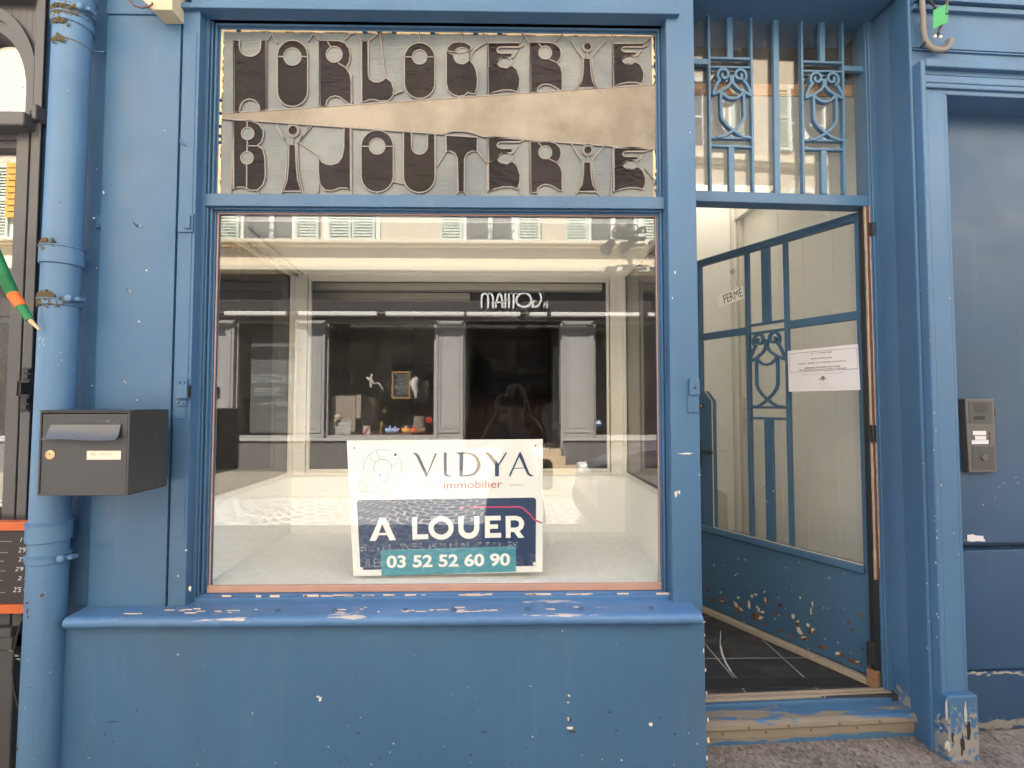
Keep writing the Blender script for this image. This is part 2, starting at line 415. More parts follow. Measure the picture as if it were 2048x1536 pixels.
# window frame
m = MB(); yf = .036; zt = zh; zb = .605
m.box(XF0, XG0-.026, yf, .11, zb, zt); m.box(XG1+.020, XF1, yf, .11, zb, zt)
m.box(XG0-.026, XG1+.020, yf+.002, .11, ZS1+.026, zt)
m.box(XG0-.026, XG1+.020, yf-.002, .11, ZG1+.014, ZS0-.004)
obj('window_frame', m, M['blue_frame'], shop, bevel=.0018)
m = MB()
for (a, b, c_, d) in ((XS0, XS1, ZS0, ZS1), (XG0, XG1, ZG0, ZG1)):
    pp = 'lrt' if c_ == ZS0 else 'lrtb'
    up = 'lrtb' if c_ == ZS0 else 'lrt'
    rect_frame(m, a, b, c_, d, .007, .064, .10, parts=up)
    rect_frame(m, a-.007, b+.007, c_-(.007 if 'b' in up else 0), d+.007, .007, .050, .10, parts=pp if c_ == ZS0 else 'lrt')
    rect_frame(m, a-.014, b+.014, c_, d+.014, .005, .058, .10, parts='lrt')
    rect_frame(m, a-.019, b+.019, c_, d+.019, .006, .043, .10, parts='lrt')
obj('window_moulding', m, M['blue_frame'], shop, bevel=.0015)
# bottom rail of stepped mouldings and the sill
m = MB()
extr(m, [(.058, ZG0-.001), (.10, ZG0-.001), (.10, zb-.02), (.030, zb-.02), (.030, zb+.012), (.037, zb+.016), (.037, ZG0-.018), (.046, ZG0-.014), (.046, ZG0-.006)], XG0-.026, XG1+.020)
obj('bottom_rail', m, M['blue_rail'], shop, bevel=.0015)
m = MB(); xs0, xs1 = xp(128, 1235, -.09), xp(1404, 1235, -.09)
prof = [(.036, .604), (-.06, .601)] + [(-.078+.020*math.cos(R(a))*-1, .582+.019*math.sin(R(a))) for a in (80, 55, 30, 0, -30, -60, -85)] + [(FB+.001, ZSILL), (.036, ZSILL)]
N_ = 60                                                   # a slightly uneven old sill
for k in range(N_):
    a = xs0+(xs1-xs0)*k/N_; b = xs0+(xs1-xs0)*(k+1)/N_
rnd = random.Random(3); offs = [0]*(N_+1)
for k in range(N_+1): offs[k] = .0016*math.sin(k*.31)+.0009*math.sin(k*1.3+1)+rnd.uniform(-.0004, .0004)
vs = []; n = len(prof)
for k in range(N_+1):
    x = xs0+(xs1-xs0)*k/N_
    for y, z in prof: vs.append((x, y + (offs[k] if y < 0 else 0), z + offs[(k*7) % (N_+1)]*.6))
fs = [tuple(range(n)), tuple(range((N_+1)*n-1, N_*n-1, -1))]
for k in range(N_):
    for i in range(n): fs.append((k*n+i, (k+1)*n+i, (k+1)*n+(i+1) % n, k*n+(i+1) % n))
m.add(vs, fs); obj('sill', m, M['blue_sill'], shop, smooth=True)
m = MB()
for px in (560, 672, 812, 908, 1055, 1160, 1300): m.lathe([(.010, 0), (.0085, .003), (.005, .005)], (xp(px, 1210, -.03), -.045, .6035), seg=12)
obj('sill_bolt', m, plain('sill_bolts', (.05, .10, .17, 1), .5), shop)
# wall under the window, pillar to the right of it
m = MB(); m.box(xp(95, 1400, FB), xp(1411, 1380, FB), FB, .095, -.1, ZSILL-.001)
obj('base_wall', m, M['blue'], shop, bevel=.003)
m = MB(); m.box(XF1+.001, XPR, 0, .095, ZSILL, 3.3)
obj('pillar', m, M['blue'], shop, bevel=.0035)
# putty round the panes
m = MB()
rect_frame(m, XG0+.006, XG1-.005, ZG0, ZG1-.004, .005, .070, .077, parts='lrt')
m.box(XG0, XG1, .062, .076, ZG0, ZG0+.026)
obj('putty', m, M['pink'], shop, bevel=.002)
# the pane
m = MB(); m.box(XG0+.001, XG1-.001, GY, GY+.004, ZG0, ZG1)
obj('window_pane', m, M['glass'], shop)
# ghost of removed lettering on the pane
m = MB()
text(m, 'ER, GRAINES, POLLEN, TISANES,', (718, 1088), (1040, 1083), (718, 1105), GY-.0006, shear=0)
text(m, 'ULES', (722, 1118), (765, 1116), (722, 1136), GY-.0006)
gm = NT('lettering_ghost'); tr = gm.n('ShaderNodeBsdfTransparent'); df = gm.n('ShaderNodeBsdfDiffuse'); df.inputs[0].default_value = (.7, .72, .72, 1)
mx = gm.n('ShaderNodeMixShader'); gm.l(gm.ramp(gm.noise(55, 3, .7), [(.42, .02), (.62, .42)]), mx.inputs[0]); gm.l(tr.outputs[0], mx.inputs[1]); gm.l(df.outputs[0], mx.inputs[2]); gm.l(mx.outputs[0], gm.out.inputs[0])
obj('lettering_trace', m, gm.mat, shop)
# display box behind the pane
BX0, BX1, BY0, BY1, BZ0, BZ1, BZM = -1.145, .665, .10, .89, .637, 2.05, .945
m = MB()
m.box(BX0-.02, BX1+.02, .101, BY1, BZ0-.03, BZ0)                                   # floor board
m.box(BX0-.02, BX1+.02, BY1, BY1+.03, BZ0-.03, BZM)                                 # low back
m.box(BX0-.02, BX0, .101, BY1, BZ0, BZM); m.box(BX1, BX1+.02, .101, BY1, BZ0, BZM)
m.box(BX0-.02, BX1+.02, .112, BY1, BZ1, BZ1+.02)                                    # ceiling
obj('display_box', m, M['white_box'], shop, bevel=.002)
m = MB()                                                                            # glazed screen on top of the low back
PB0, PB1 = P(616, 700, BY1)[0], P(1219, 700, BY1)[0]
m.box(BX0+.0, PB0, BY1-.02, BY1+.02, BZM, BZ1); m.box(PB1, BX1, BY1-.02, BY1+.02, BZM, BZ1)
m.box(PB0, PB1, BY1-.015, BY1+.02, BZ1-.035, BZ1); m.box(PB0, PB1, BY1-.015, BY1+.02, BZM, BZM+.02)
rect_frame(m, PB0+.02, PB1-.02, BZM+.035, BZ1-.05, .014, BY1-.024, BY1-.001)
for xs_ in (BX0, BX1):
    s_ = 1 if xs_ == BX0 else -1
    m.box(xs_, xs_+s_*.014, BY1-.06, BY1-.021, BZM, BZ1); m.box(xs_, xs_+s_*.014, .105, .15, BZM, BZ1)
    m.box(xs_, xs_+s_*.014, .15, BY1-.06, BZM, BZM+.022); m.box(xs_, xs_+s_*.014, .15, BY1-.06, BZ1-.035, BZ1)
obj('display_screen', m, M['white_frame'], shop, bevel=.003)
m = MB(); m.box(PB0, PB1, BY1+.003, BY1+.006, BZM, BZ1)
m.box(BX0-.004, BX0-.001, .1, BY1, BZM, BZ1); m.box(BX1+.001, BX1+.004, .1, BY1, BZM, BZ1)
obj('display_screen_glass', m, M['glass_in'], shop)
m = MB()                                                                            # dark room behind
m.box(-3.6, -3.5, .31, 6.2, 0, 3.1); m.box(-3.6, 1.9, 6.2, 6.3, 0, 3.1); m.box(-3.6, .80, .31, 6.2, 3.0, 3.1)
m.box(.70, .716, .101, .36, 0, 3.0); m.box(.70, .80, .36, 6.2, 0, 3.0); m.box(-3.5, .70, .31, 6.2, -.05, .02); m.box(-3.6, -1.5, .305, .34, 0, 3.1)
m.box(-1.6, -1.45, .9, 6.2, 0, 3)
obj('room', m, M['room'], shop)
m = MB()
m.box(-1.18, .60, 1.15, 1.21, 2.02, 2.06); m.box(-1.38, -.23, 1.55, 1.62, 2.045, 2.09)
obj('room_light_fitting', m, M['beam'], shop)
# leaning aluminium trims inside the box top left
m = MB()
m.tube([(-1.10, .14, 2.02), (-1.12, .86, 2.03)], .007, seg=8); m.tube([(-1.02, .14, 2.035), (-1.09, .86, 2.036)], .004, seg=8)
obj('curtain_rail', m, plain('rail_metal', (.10, .10, .10, 1), .4), shop)
# upper storey that carries the sun's shadow
m = MB(); ZE = 5.05
m.box(-15, .90, .05, 9, 3.3, ZE); m.box(1.75, 15, .05, 9, 3.3, ZE); m.box(.90, 1.75, .05, 1.20, 3.3, ZE); m.box(.90, 1.75, 1.85, 9, 3.3, 3.70)  # unseen light well and lowered rear roof, added to brighten the passage
m.box(-15, -3.4, .31, 6, 0, 3.3); m.box(3.4, 15, .31, 6, 0, 3.3)
obj('upper_storey', m, plain('upper_render', (.62, .56, .46, 1), .9), shop)
# nails, plates and locks left on the woodwork
m = MB()
def plate(a, b, c_, d, y0, y1, fr=F0): 
    x0, z1 = P(a, c_, y0, fr); x1, z0 = P(b, d, y0, fr); m.box(x0, x1, y0, y1, z0, z1, fr)
plate(192, 214, 428, 455, .006, .022); plate(196, 207, 432, 450, .002, .008)
plate(356, 385, 426, 464, -.012, 0); plate(369, 379, 430, 456, -.020, -.012)
plate(358, 375, 732, 758, -.006, 0); plate(354, 374, 758, 770, -.012, 0); plate(351, 373, 769, 797, -.026, 0)
plate(353, 371, 798, 812, -.012, 0); plate(352, 370, 815, 838, -.008, 0)
plate(1379, 1400, 757, 790, -.016, 0); plate(1376, 1398, 789, 825, -.007, 0)
for px, py in ((358, 764), (368, 764), (357, 805), (366, 806)): X, Z = P(px, py, -.012); m.lathe([(.006, 0), (.004, .004)], (X, -.012, Z), 'y', seg=10)
for px, py in ((1390, 775), (1387, 814)): X, Z = P(px, py, -.016); m.lathe([(.006, 0), (.005, .002)], (X, -.0155 if py < 780 else -.0065, Z), 'y', seg=12)
obj('lock_plate', m, M['blue'], shop, bevel=.0012)
m = MB(); X, Z = P(374, 783, -.026); m.box(X-.0005, X+.002, -.022, -.004, Z-.02, Z+.02); X, Z = P(1390, 775, -.0165); m.box(X-.003, X+.003, -.0184, -.0165, Z-.004, Z+.004)
X, Z = P(211, 443, .01); m.tube([(X-.006, .0035, Z+.01), (X+.001, .0035, Z), (X-.006, .0035, Z-.012)], .0012, seg=6)
obj('keyhole', m, M['black'], shop)
# chips of bare white filler in the paint
m = MB(); CH = [(293, 541, 4, 4), (278, 643, 5, 3), (273, 800, 3, 3), (384, 375, 3, 12), (281, 452, 4, 3), (372, 1100, 4, 5), (356, 1152, 3, 3), (380, 1178, 5, 12), (207, 385, 3, 8)]
for a in CH: chip(m, a[0], a[1], a[2], a[3], -.003, seed=1)
for a in [(1372, 907, 30, 4), (1352, 988, 7, 16), (1399, 950, 4, 3), (1358, 985, 6, 8), (1380, 265, 3, 3), (1350, 545, 3, 8), (1345, 596, 2, 6)]: chip(m, a[0], a[1], a[2], a[3], -.001, seed=2)
for a in [(640, 1398, 9, 14), (636, 1393, 9, 4), (1301, 1448, 12, 8), (1138, 1391, 8, 5), (1136, 1405, 6, 4), (1140, 1456, 16, 6), (1137, 1438, 5, 9), (505, 1426, 3, 3), (1065, 1473, 3, 4), (1061, 1372, 3, 3), (1407, 1300, 3, 10), (1411, 1340, 3, 7), (1409, 1270, 3, 6), (1413, 1385, 3, 8), (1417, 1480, 5, 14), (1416, 1440, 3, 10), (1414, 1515, 4, 12), (356, 1309, 3, 4), (787, 1487, 3, 3), (1243, 1520, 4, 4), (1125, 1262, 3, 3)]: chip(m, a[0], a[1], a[2], a[3], FB, seed=3)
rnd = random.Random(11)
for k in range(14): chip(m, rnd.uniform(160, 1400), 1530-abs(rnd.gauss(0, 45)), rnd.uniform(1.2, 3), rnd.uniform(1.2, 3), FB, seed=k)
for k in range(7): chip(m, rnd.uniform(170, 370), rnd.uniform(60, 1190), rnd.uniform(1.2, 3), rnd.uniform(1.2, 4), -.003 if k % 2 else -.001, seed=k)
obj('bare_chips', m, plain('bare_filler', srgb(225, 212, 195), .8, var=.2), shop)
m = MB()
for a in [(968, 1464, 18, 3), (1218, 1424, 12, 3), (1143, 1463, 22, 5), (1140, 1440, 5, 12), (1350, 1468, 6, 3), (1320, 1435, 4, 5), (716, 1466, 10, 3), (225, 1443, 26, 3), (275, 1420, 4, 5), (210, 1468, 4, 5), (1232, 1460, 8, 3)]: chip(m, a[0], a[1], a[2], a[3], FB, seed=5)
for k in range(34): chip(m, rnd.uniform(130, 1400), 1545-abs(rnd.gauss(0, 40)), rnd.uniform(1.5, 5), rnd.uniform(1.5, 5), FB, seed=k+90)
obj('dark_chips', m, plain('dark_scuffs', (.05, .05, .055, 1), .8, var=.3), shop)
m = MB()                                                    # paint-bare cracks along the top of the sill front and the window rail
for k in range(34):
    px = rnd.choice([rnd.uniform(440, 1330), rnd.uniform(700, 1000), rnd.uniform(240, 520)]); t = rnd.random()
    chip(m, px, 1208+rnd.uniform(-5, 9), rnd.uniform(8, 44), rnd.uniform(1.6, 5), -.0) if False else None
    X = P(px, 1210, -.03)[0]; Y = rnd.uniform(-.062, -.02); L = rnd.uniform(.006, .06); Wd = rnd.uniform(.0008, .0035); pts = []
    n = 11
    for i in range(n):
        a = 2*math.pi*i/n; r = rnd.uniform(.5, 1.1); pts.append((X+L/2*r*math.cos(a), Y+Wd*r*math.sin(a)))
    zz = .6012 + (Y+.06)/.096*.003
    m.add([(x, y, zz+.0022) for x, y in pts] + [(x, y, zz-.002) for x, y in pts], [tuple(range(n))] + [(i, (i+1) % n, (i+1) % n+n, i+n) for i in range(n)])
for k in range(26):
    px = rnd.uniform(430, 1320); X, Z = P(px, 1188, .036); L = rnd.uniform(.01, .07)
    m.box(X, X+L, .0352, .040, zb+.018+rnd.uniform(-.004, .0), zb+.019+rnd.uniform(0, .003))
for k in range(30):
    px = rnd.uniform(900, 1400) if k % 3 else rnd.uniform(250, 900); X, Z = P(px, 1252, FB); L = rnd.uniform(.004, .03)
    m.box(X, X+L, FB-.001, FB+.002, ZSILL-.012+rnd.uniform(-.001, .001), ZSILL-.009)
obj('flaked_edge', m, plain('flaked_wood', srgb(214, 190, 168), .85, var=.25, vs=60), shop)
# ------------------------------------------------------------------ stained glass lettering
S = lambda u, v: (420 + u/4.0417, 40 + v/4.0417)
YB, YD, YL = .0705, .0675, .0645
def SP(pts, y=YD): return [P(*S(u, v), y) for u, v in pts]
pale, dark, lead, isle = MB(), [], MB(), MB()
topv = lambda u: 755-.0673*(u-110)
botv = lambda u: 797+.0712*(u-100)
LW = .0042
def leadl(pts, closed=False, w=LW): lead.ribbon(SP(pts, YL), w, YL-.0015, YL+.004, closed=closed)
def darkp(pts, nm='letter'):
    mb = MB(); mb.prism(SP(pts), YD-.0005, YB-.0005); dark.append(mb); leadl(pts, True)
def pal(pts): isle.prism(SP(pts, YD-.001), YD-.0015, YD-.0005); leadl(pts, True)
def circ(cx, cy, r, n=20, ry=None): return [(cx+r*math.cos(2*math.pi*i/n), cy+(ry or r)*math.sin(2*math.pi*i/n)) for i in range(n)]
def sc_pts(pts, x0, t0, b0, X0, T, B, kx=1.0):    # move a letter drawn for one place to another: shift, and stretch in height
    return [(X0+(u-x0)*kx, T+(v-t0)*(B-T)/(b0-t0)) for u, v in pts]
# H
b = topv(322); darkp([(193, 165), (238, 165), (238, 215)] + arc(324, 215, 86, 80, 180, 0, 12)[1:] + [(410, 165), (455, 165), (455, topv(455)), (403, topv(403))] + arc(322, b-18, 80, 82, 0, -180, 12) + [(236, topv(236)), (193, topv(193))])
# O, O (row one), O (row two)
def O(x0, x1, top, bot, cy, cr=64):
    cx = (x0+x1)/2; r = (x1-x0)/2
    darkp(arc(cx, top+r, r, r, 180, 360, 14) + arc(cx, bot-r, r, r, 0, 180, 14)); pal(circ(cx, cy, cr))
    leadl([(x0, cy), (cx-cr, cy)]); leadl([(cx+cr, cy), (x1, cy)])
O(545, 790, 165, 700, 297, 70); O(1572, 1818, 185, 636, 300, 58); O(1222, 1482, 892, 1392, 1022, 64)
# R
def RR(X0, T, B, kx=1.0, cr=60):
    f = lambda pts: sc_pts(pts, 885, 168, 685, X0, T, B, kx)
    darkp(f([(885, 168), (1040, 168), (1090, 185), (1125, 230), (1135, 285), (1125, 340), (1100, 382), (1130, 430), (1142, 490), (1142, 670)] + [(1120, 668), (1085, 640), (1050, 615), (1010, 605), (970, 618), (945, 645), (938, 690), (885, 690)]))
    cc = f([(1005, 277)])[0]; pal(circ(cc[0], cc[1], cr)); leadl(f([(945, 168), (975, 215)])); leadl(f([(1035, 345), (1100, 382)]))
RR(885, 168, topv(1000), cr=64); RR(2590, 182, topv(2720), cr=52); RR(2590, 985, 1392, cr=52)
# L
bt = topv(1350)
darkp([(1225, 172), (1280, 172), (1280, 440), (1290, 475), (1320, 500), (1365, 503), (1400, 488), (1425, 465), (1465, 500), (1485, 555), (1480, 610), (1455, 645), (1430, 655), (1370, 658), (1330, 645), (1290, 645), (1245, 664), (1225, 668)])
leadl([(1280, 172), (1360, 110)]); leadl([(1375, 105), (1418, 465)]); leadl([(1480, 605), (1562, 570)])
# G
darkp([(1912, 250), (1925, 215), (1960, 185), (2010, 178), (2060, 182), (2095, 200), (2118, 222), (2098, 250)] + [(2060, 262), (2000, 268), (1985, 262)])
darkp([(1910, 262), (1960, 280), (1985, 262), (2100, 250), (2098, 320), (2125, 355), (2150, 400), (2163, 470), (2160, 540), (2145, 595), (2118, 598), (2085, 585), (2055, 612), (2010, 618), (1965, 605), (1925, 570), (1910, 510)])
pal(circ(2036, 290, 66)); leadl([(2100, 325), (2130, 250), (2190, 205), (2245, 175)])
# E
def EE(X0, T, B, kx=1.0):
    f = lambda pts: sc_pts(pts, 2248, 180, 600, X0, T, B, kx)
    darkp(f([(2248, 182), (2502, 182), (2502, 218), (2345, 218), (2325, 228), (2318, 245), (2330, 262), (2350, 268), (2440, 268), (2440, 302), (2370, 305), (2335, 325), (2320, 358), (2248, 378)]))
    darkp(f([(2248, 378), (2320, 358), (2350, 380), (2400, 388), (2442, 365), (2480, 400), (2505, 470), (2502, 530), (2485, 582), (2430, 566), (2370, 566), (2300, 582), (2248, 602)]))
    pal(f(circ(2385, 342, 58, 18, 38))); leadl(f([(2502, 218), (2540, 200)])); leadl(f([(2445, 305), (2490, 245)]))
EE(2248, 182, topv(2370)-2); EE(3260, 188, topv(3380)-2, .96); EE(2250, botv(2380)-12, 1385); EE(3264, botv(3390), 1385, 1.0)
# I
def II(cx, T, B, dy, dr):
    f = lambda pts: sc_pts(pts, 0, 0, 100, cx, T, B)
    darkp(f([(-30, 0), (26, 0), (30, 45), (42, 75), (68, 100), (-72, 100), (-45, 75), (-34, 45)])); darkp(circ(cx+2, dy, dr, 16))
    leadl(circ(cx+2, dy, dr+12, 16), True, LW*.8); leadl([(cx-30, T), (cx-78, T-58), (cx-130, T-150)]); leadl([(cx+26, T), (cx+72, T-58), (cx+150, T-150)])
    leadl([(cx, dy+dr+12), (cx, T)])
    leadl([(cx-72, B), (cx-125, B+45)]); leadl([(cx+68, B), (cx+120, B+45)])
    leadl(f([(-42, -4), (-48, 45), (-62, 78), (-92, 104)]), w=LW*.9); leadl(f([(38, -4), (46, 45), (62, 78), (88, 104)]), w=LW*.9)
II(668, 1010, 1385, 893, 40); II(3050, 312, topv(3050)-8, 214, 32); II(3052, 1150, 1388, 1052, 34)
# B
darkp([(190, 812), (340, 818), (395, 840), (430, 890), (433, 940), (415, 990), (385, 1014), (425, 1045), (445, 1110), (448, 1270), (430, 1330), (385, 1375), (330, 1378), (270, 1352), (225, 1352), (190, 1370)])
pal(circ(305, 918, 50)); pal(circ(300, 1115, 50)); leadl([(300, 812), (302, 866)]); leadl([(302, 970), (300, 1062)]); leadl([(298, 1168), (296, 1360)]); leadl([(302, 1018), (385, 1018)])
# J
darkp([(1085, 872), (1137, 876), (1137, 1375), (1100, 1358), (1050, 1358), (985, 1382), (930, 1376), (888, 1325), (876, 1230), (878, 1125), (905, 1148), (945, 1168), (985, 1172), (1035, 1155), (1068, 1110), (1082, 1040)])
leadl([(720, 990), (860, 1085), (878, 1125)])
# U
darkp([(1565, 905), (1630, 910), (1630, 1020)] + arc(1694, 1020, 64, 66, 180, 0, 10)[1:] + [(1758, 920), (1820, 925)] + arc(1692, 1268, 128, 128, 0, 180, 14))
leadl([(1480, 1305), (1565, 1325)])
# T
darkp([(1908, 930), (2160, 948), (2160, 1062), (2120, 1060), (2080, 1078), (2058, 1120), (2055, 1390), (2003, 1390), (2000, 1120), (1978, 1078), (1942, 1060), (1908, 1066)])
leadl([(1908, 1066), (1835, 1180)]); leadl([(2160, 1062), (2245, 1165)])
# linking leads
for pts in ([(455, 172), (500, 112), (545, 190)], [(790, 175), (835, 112), (885, 165)], [(1090, 160), (1140, 112), (1180, 108), (1222, 170)], [(1694, 100), (1694, 180)], [(2032, 105), (2032, 178)], [(2205, 105), (2245, 175)], [(2510, 180), (2520, 100), (2585, 190)], [(2780, 180), (2860, 105)], [(3250, 180), (3245, 105)], [(3510, 185), (3590, 120)],
            [(193, 165), (193, 740)], [(455, 165), (455, 720)], [(885, 168), (885, 690)], [(1145, 440), (1150, 668)], [(2590, 182), (2588, 590)], [(3258, 188), (3256, 545)], [(2245, 182), (2246, 605)], [(1145, 872), (1145, 1425)], [(2248, 950), (2236, 1425)], [(2585, 985), (2588, 1425)], [(3258, 1030), (3240, 1420)], [(190, 812), (170, 1425)], [(1347, 1392), (1347, 1425)], [(1692, 1396), (1692, 1425)], [(2003, 1390), (1975, 1425)], [(2055, 1390), (2090, 1425)],
            [(876, 1290), (880, 1375), (850, 1430)], [(540, 840), (600, 960), (620, 1000)], [(800, 850), (720, 985)], [(385, 1378), (400, 1430)], [(2500, 1340), (2510, 1425)], [(3520, 1200), (3590, 1290), (3595, 1420)]): leadl(pts, w=LW*.85)
# banner wedge between the two lines
a0, a1 = (100, topv(100)), (3602, topv(3602)); c0, c1 = (100, botv(100)), (3602, botv(3602))
wedge = MB(); wedge.prism(SP([a0, a1, c1, (2200, botv(2200)-6), (2130, botv(2130)-28), (2050, botv(2050)-38), (1960, botv(1960)-30), (1880, botv(1880)-4), c0], YD-.002), YD-.0028, YD-.001)
leadl([a0, a1], w=LW*1.2); leadl([(100, botv(100)), (1880, botv(1880)), (1960, botv(1960)-30), (2050, botv(2050)-38), (2130, botv(2130)-28), (2200, botv(2200)-6), (3602, botv(3602))], w=LW*1.2)
pale.box(XS0+.008, XS1-.004, YB, YB+.004, ZS0+.004, ZS1-.006)
sgl = MB(); sgl.box(XS0, XS1, YB+.006, YB+.03, ZS0, ZS1)
def stained(name, c0_, c1_, rough, spec, bmp=.5, ripple=30, sx=(1, 1, 1), glossmix=.0):
    m_ = NT(name); nz_ = m_.noise(ripple, 3, .5, m_.pos(sx), 1.2); big = m_.noise(4, 4, .6)
    c_ = m_.mix(m_.ramp(big, [(.35, 0.0), (.65, 1.0)]), c0_, c1_)
    cell = m_.n('ShaderNodeTexVoronoi'); cell.inputs['Scale'].default_value = 7; m_.l(m_.pos((1, 0, 1)), cell.inputs['Vector'])
    c_ = m_.mix(m_.math('MULTIPLY', m_.n('ShaderNodeRGBToBW').outputs[0] if False else m_.math('FRACT', m_.math('MULTIPLY', cell.outputs['Distance'], 3.1)), .0), c_, c0_)
    m_.bsdf(c_, rough, 0, spec, m_.bump(nz_, bmp, .006)); return m_.mat
pg = stained('pale_cathedral_glass', (.12, .136, .152, 1), (.19, .20, .205, 1), .14, .35, .25, 22, (.6, 1, 3.5))
dg_ = stained('dark_cathedral_glass', (.006, .004, .006, 1), (.019, .012, .017, 1), .10, .14, .6, 16, (.7, 1, 1.8))
wd = stained('banner_glass', (.19, .155, .122, 1), (.32, .265, .21, 1), .22, .3, .12, 8, (1, 1, 2))
ld = plain('dull_lead', (.25, .22, .205, 1), .6, .1, var=.25, vs=70)
sg = obj('stained_glass_window', pale, pg, shop)
for mb in dark: obj('dark_glass', mb, dg_, sg)
obj('pale_glass', isle, pg, sg); obj('banner', wedge, wd, sg); obj('lead_came', lead, ld, sg, bevel=.0008)
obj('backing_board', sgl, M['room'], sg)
m = MB()                                                  # crumbling putty edge
rnd = random.Random(5)
def crumb(x0, z0, x1, z1, n, wd_):
    pts = []
    for i in range(n+1):
        t = i/n; pts.append((x0+(x1-x0)*t, z0+(z1-z0)*t))
    for i in range(n):
        if rnd.random() < .06: continue
        ww = wd_*rnd.uniform(.5, 1.25); (xa, za), (xb_, zb_) = pts[i], pts[i+1]
        if abs(xa-xb_) > abs(za-zb_): m.box(xa, xb_+.0004, .0655, .0725, za-ww, za)
        else: m.box(xa, xa+ww, .0655, .0725, za, zb_+.0004)
crumb(XS0, ZS1, XS1, ZS1, 90, .006); crumb(XS0, ZS0+.01, XS0, ZS1-.006, 50, .010); crumb(XS1-.012, ZS0, XS1-.012, ZS1-.006, 50, .010); crumb(XS0, ZS0+.0045, XS1, ZS0+.0045, 80, .004)
obj('old_putty', m, M['cream'], sg, bevel=.001)
# ------------------------------------------------------------------ doorway of the shop, in the right hand frame
YT = .20                                                  # face of the transom ironwork
U2 = lambda u, v: (1380+u/3.6575, v/3.6575)
def TP(pts, y=YT): return [P(*U2(u, v), y, FR) for u, v in pts]
zbar1, zbar0 = P(1570, 388, YT, FR)[1], P(1570, 409, YT, FR)[1]
xst0, xst1 = P(1741, 600, YT, FR)[0], P(1766, 780, YT, FR)[0]
xj = .00                                                  # inner left jamb (hidden from the camera by the pillar)
zsof = P(1570, 39, YT, FR)[1]
xro = P(1842, 808, 0, FR)[0]; xri = P(1768, 808, YT, FR)[0]
ZTH = .15
m = MB()                                                  # soffit, right reveal, left jamb
m.box(-.06, xro, .001, .6, zsof, zsof+.35, FR); m.box(-.0, .012, .0975, .20, .0, zsof, FR)
obj('door_recess', m, M['blue'], shop, bevel=.002)
m = MB()
m.add([(xro, 0, -.1), (xro, 0, 3.4), (xri, YT-.012, 3.4), (xri, YT-.012, -.1), (xro+.0115, .0, -.1), (xro+.0115, 0, 3.4), (xri+.25, YT+.1, 3.4), (xri+.25, YT+.1, -.1)], [(0, 1, 2, 3), (0, 4, 5, 1), (3, 2, 6, 7)], FR)
obj('door_reveal', m, M['blue'], shop, bevel=.007)
m = MB()                                                  # frame of the doorway
m.box(xst0-.002, xri+.05, YT-.012, YT+.06, ZTH-.03, zsof, FR); m.box(xst0+.006, xst0+.017, YT-.020, YT-.012, ZTH, zsof, FR)
m.box(xj-.02, xst0-.0025, YT-.010, YT+.06, zbar0, zbar1, FR)
m.box(xj-.02, xj+.02, YT-.01, YT+.06, ZTH, zbar0-.001, FR)
obj('door_frame', m, M['blue'], shop, bevel=.003)
# ironwork over the door
m = MB(); y0, y1 = YT, YT+.022
pxm = lambda w_: w_/3.6575*2.07/1000
def bar(mb, u0, v0, u1, v1, w_, ya=None, proj=TP, fr=FR, pm=pxm): mb.ribbon(proj([(u0, v0), (u1, v1)]), pm(w_), y0 if ya is None else ya, y1, fr)
Vt, Vb = 85, 1415
for u0, u1, w_, va, vb in ((138, 155, 18, 90, 1400), (447, 467, 18, 100, 1405), (295, 300, 44, 95, 418), (308, 312, 44, 1068, 1402), (632, 648, 44, 110, 1410), (818, 836, 18, 120, 1412), (1117, 1135, 18, 130, 1415), (973, 975, 44, 120, 446), (985, 990, 44, 1088, 1415), (1296, 1318, 16, 130, 1425)):
    bar(m, u0, va, u1, vb, w_, ya=y0 + (.004 if w_ > 20 else 0))
for u0, u1, va, vb, w_ in ((146, 455, 418, 426, 17), (148, 455, 484, 490, 15), (155, 462, 1003, 1008, 17), (155, 462, 1060, 1072, 17), (826, 1124, 445, 455, 17), (828, 1124, 513, 520, 15), (836, 1130, 1022, 1026, 17), (838, 1130, 1084, 1092, 17), (0, 146, 440, 448, 44), (1124, 1310, 494, 503, 40)):
    bar(m, u0, va, u1, vb, w_, ya=y0+.002)
obj('transom_grille', m, M['iron'], shop, bevel=.0015)
def scroll(mb, mp, wd_, fr, ya, yb):                      # the stylised owl-like scroll, u v in a unit box
    def half(k):
        f = lambda pts: mp([(.5+(u-.5)*k, v) for u, v in pts])
        sp_ = [(.305+.055*math.cos(R(a))*(.35+.65*(a+40)/400), .105+.036*math.sin(R(a))*(.35+.65*(a+40)/400)) for a in range(-40, 10, 20)]
        curl = []
        for i in range(22):
            a = R(-60 + i*22); rr_ = .035 + .0072*i; curl.append((.30 - rr_*math.cos(a)*.95, .105 + rr_*math.sin(a)*.56))
        mb.ribbon(f(curl), wd_, ya, yb, fr)
        mb.ribbon(f([(.30-.19*math.cos(R(150)) , .105-.0), (.48, .16), (.475, .21), (.40, .27), (.22, .335), (.0, .39)]), wd_, ya+.001, yb, fr)
        mb.ribbon(f([(.215, .16), (.13, .22), (.06, .30), (.02, .37)]), wd_, ya+.0015, yb, fr)
        mb.ribbon(f([(.21, .33), (.205, .50), (.21, .70), (.25, .755), (.36, .83), (.5, .895), (.66, .955), (.78, .985), (.93, .99)]), wd_, ya+(.0005 if k > 0 else .001), yb, fr)
    half(1); half(-1)
    mb.ribbon(mp([(.21, .33), (.28, .385), (.38, .425), (.5, .44), (.62, .425), (.72, .385), (.79, .33)]), wd_, ya+.0018, yb, fr)
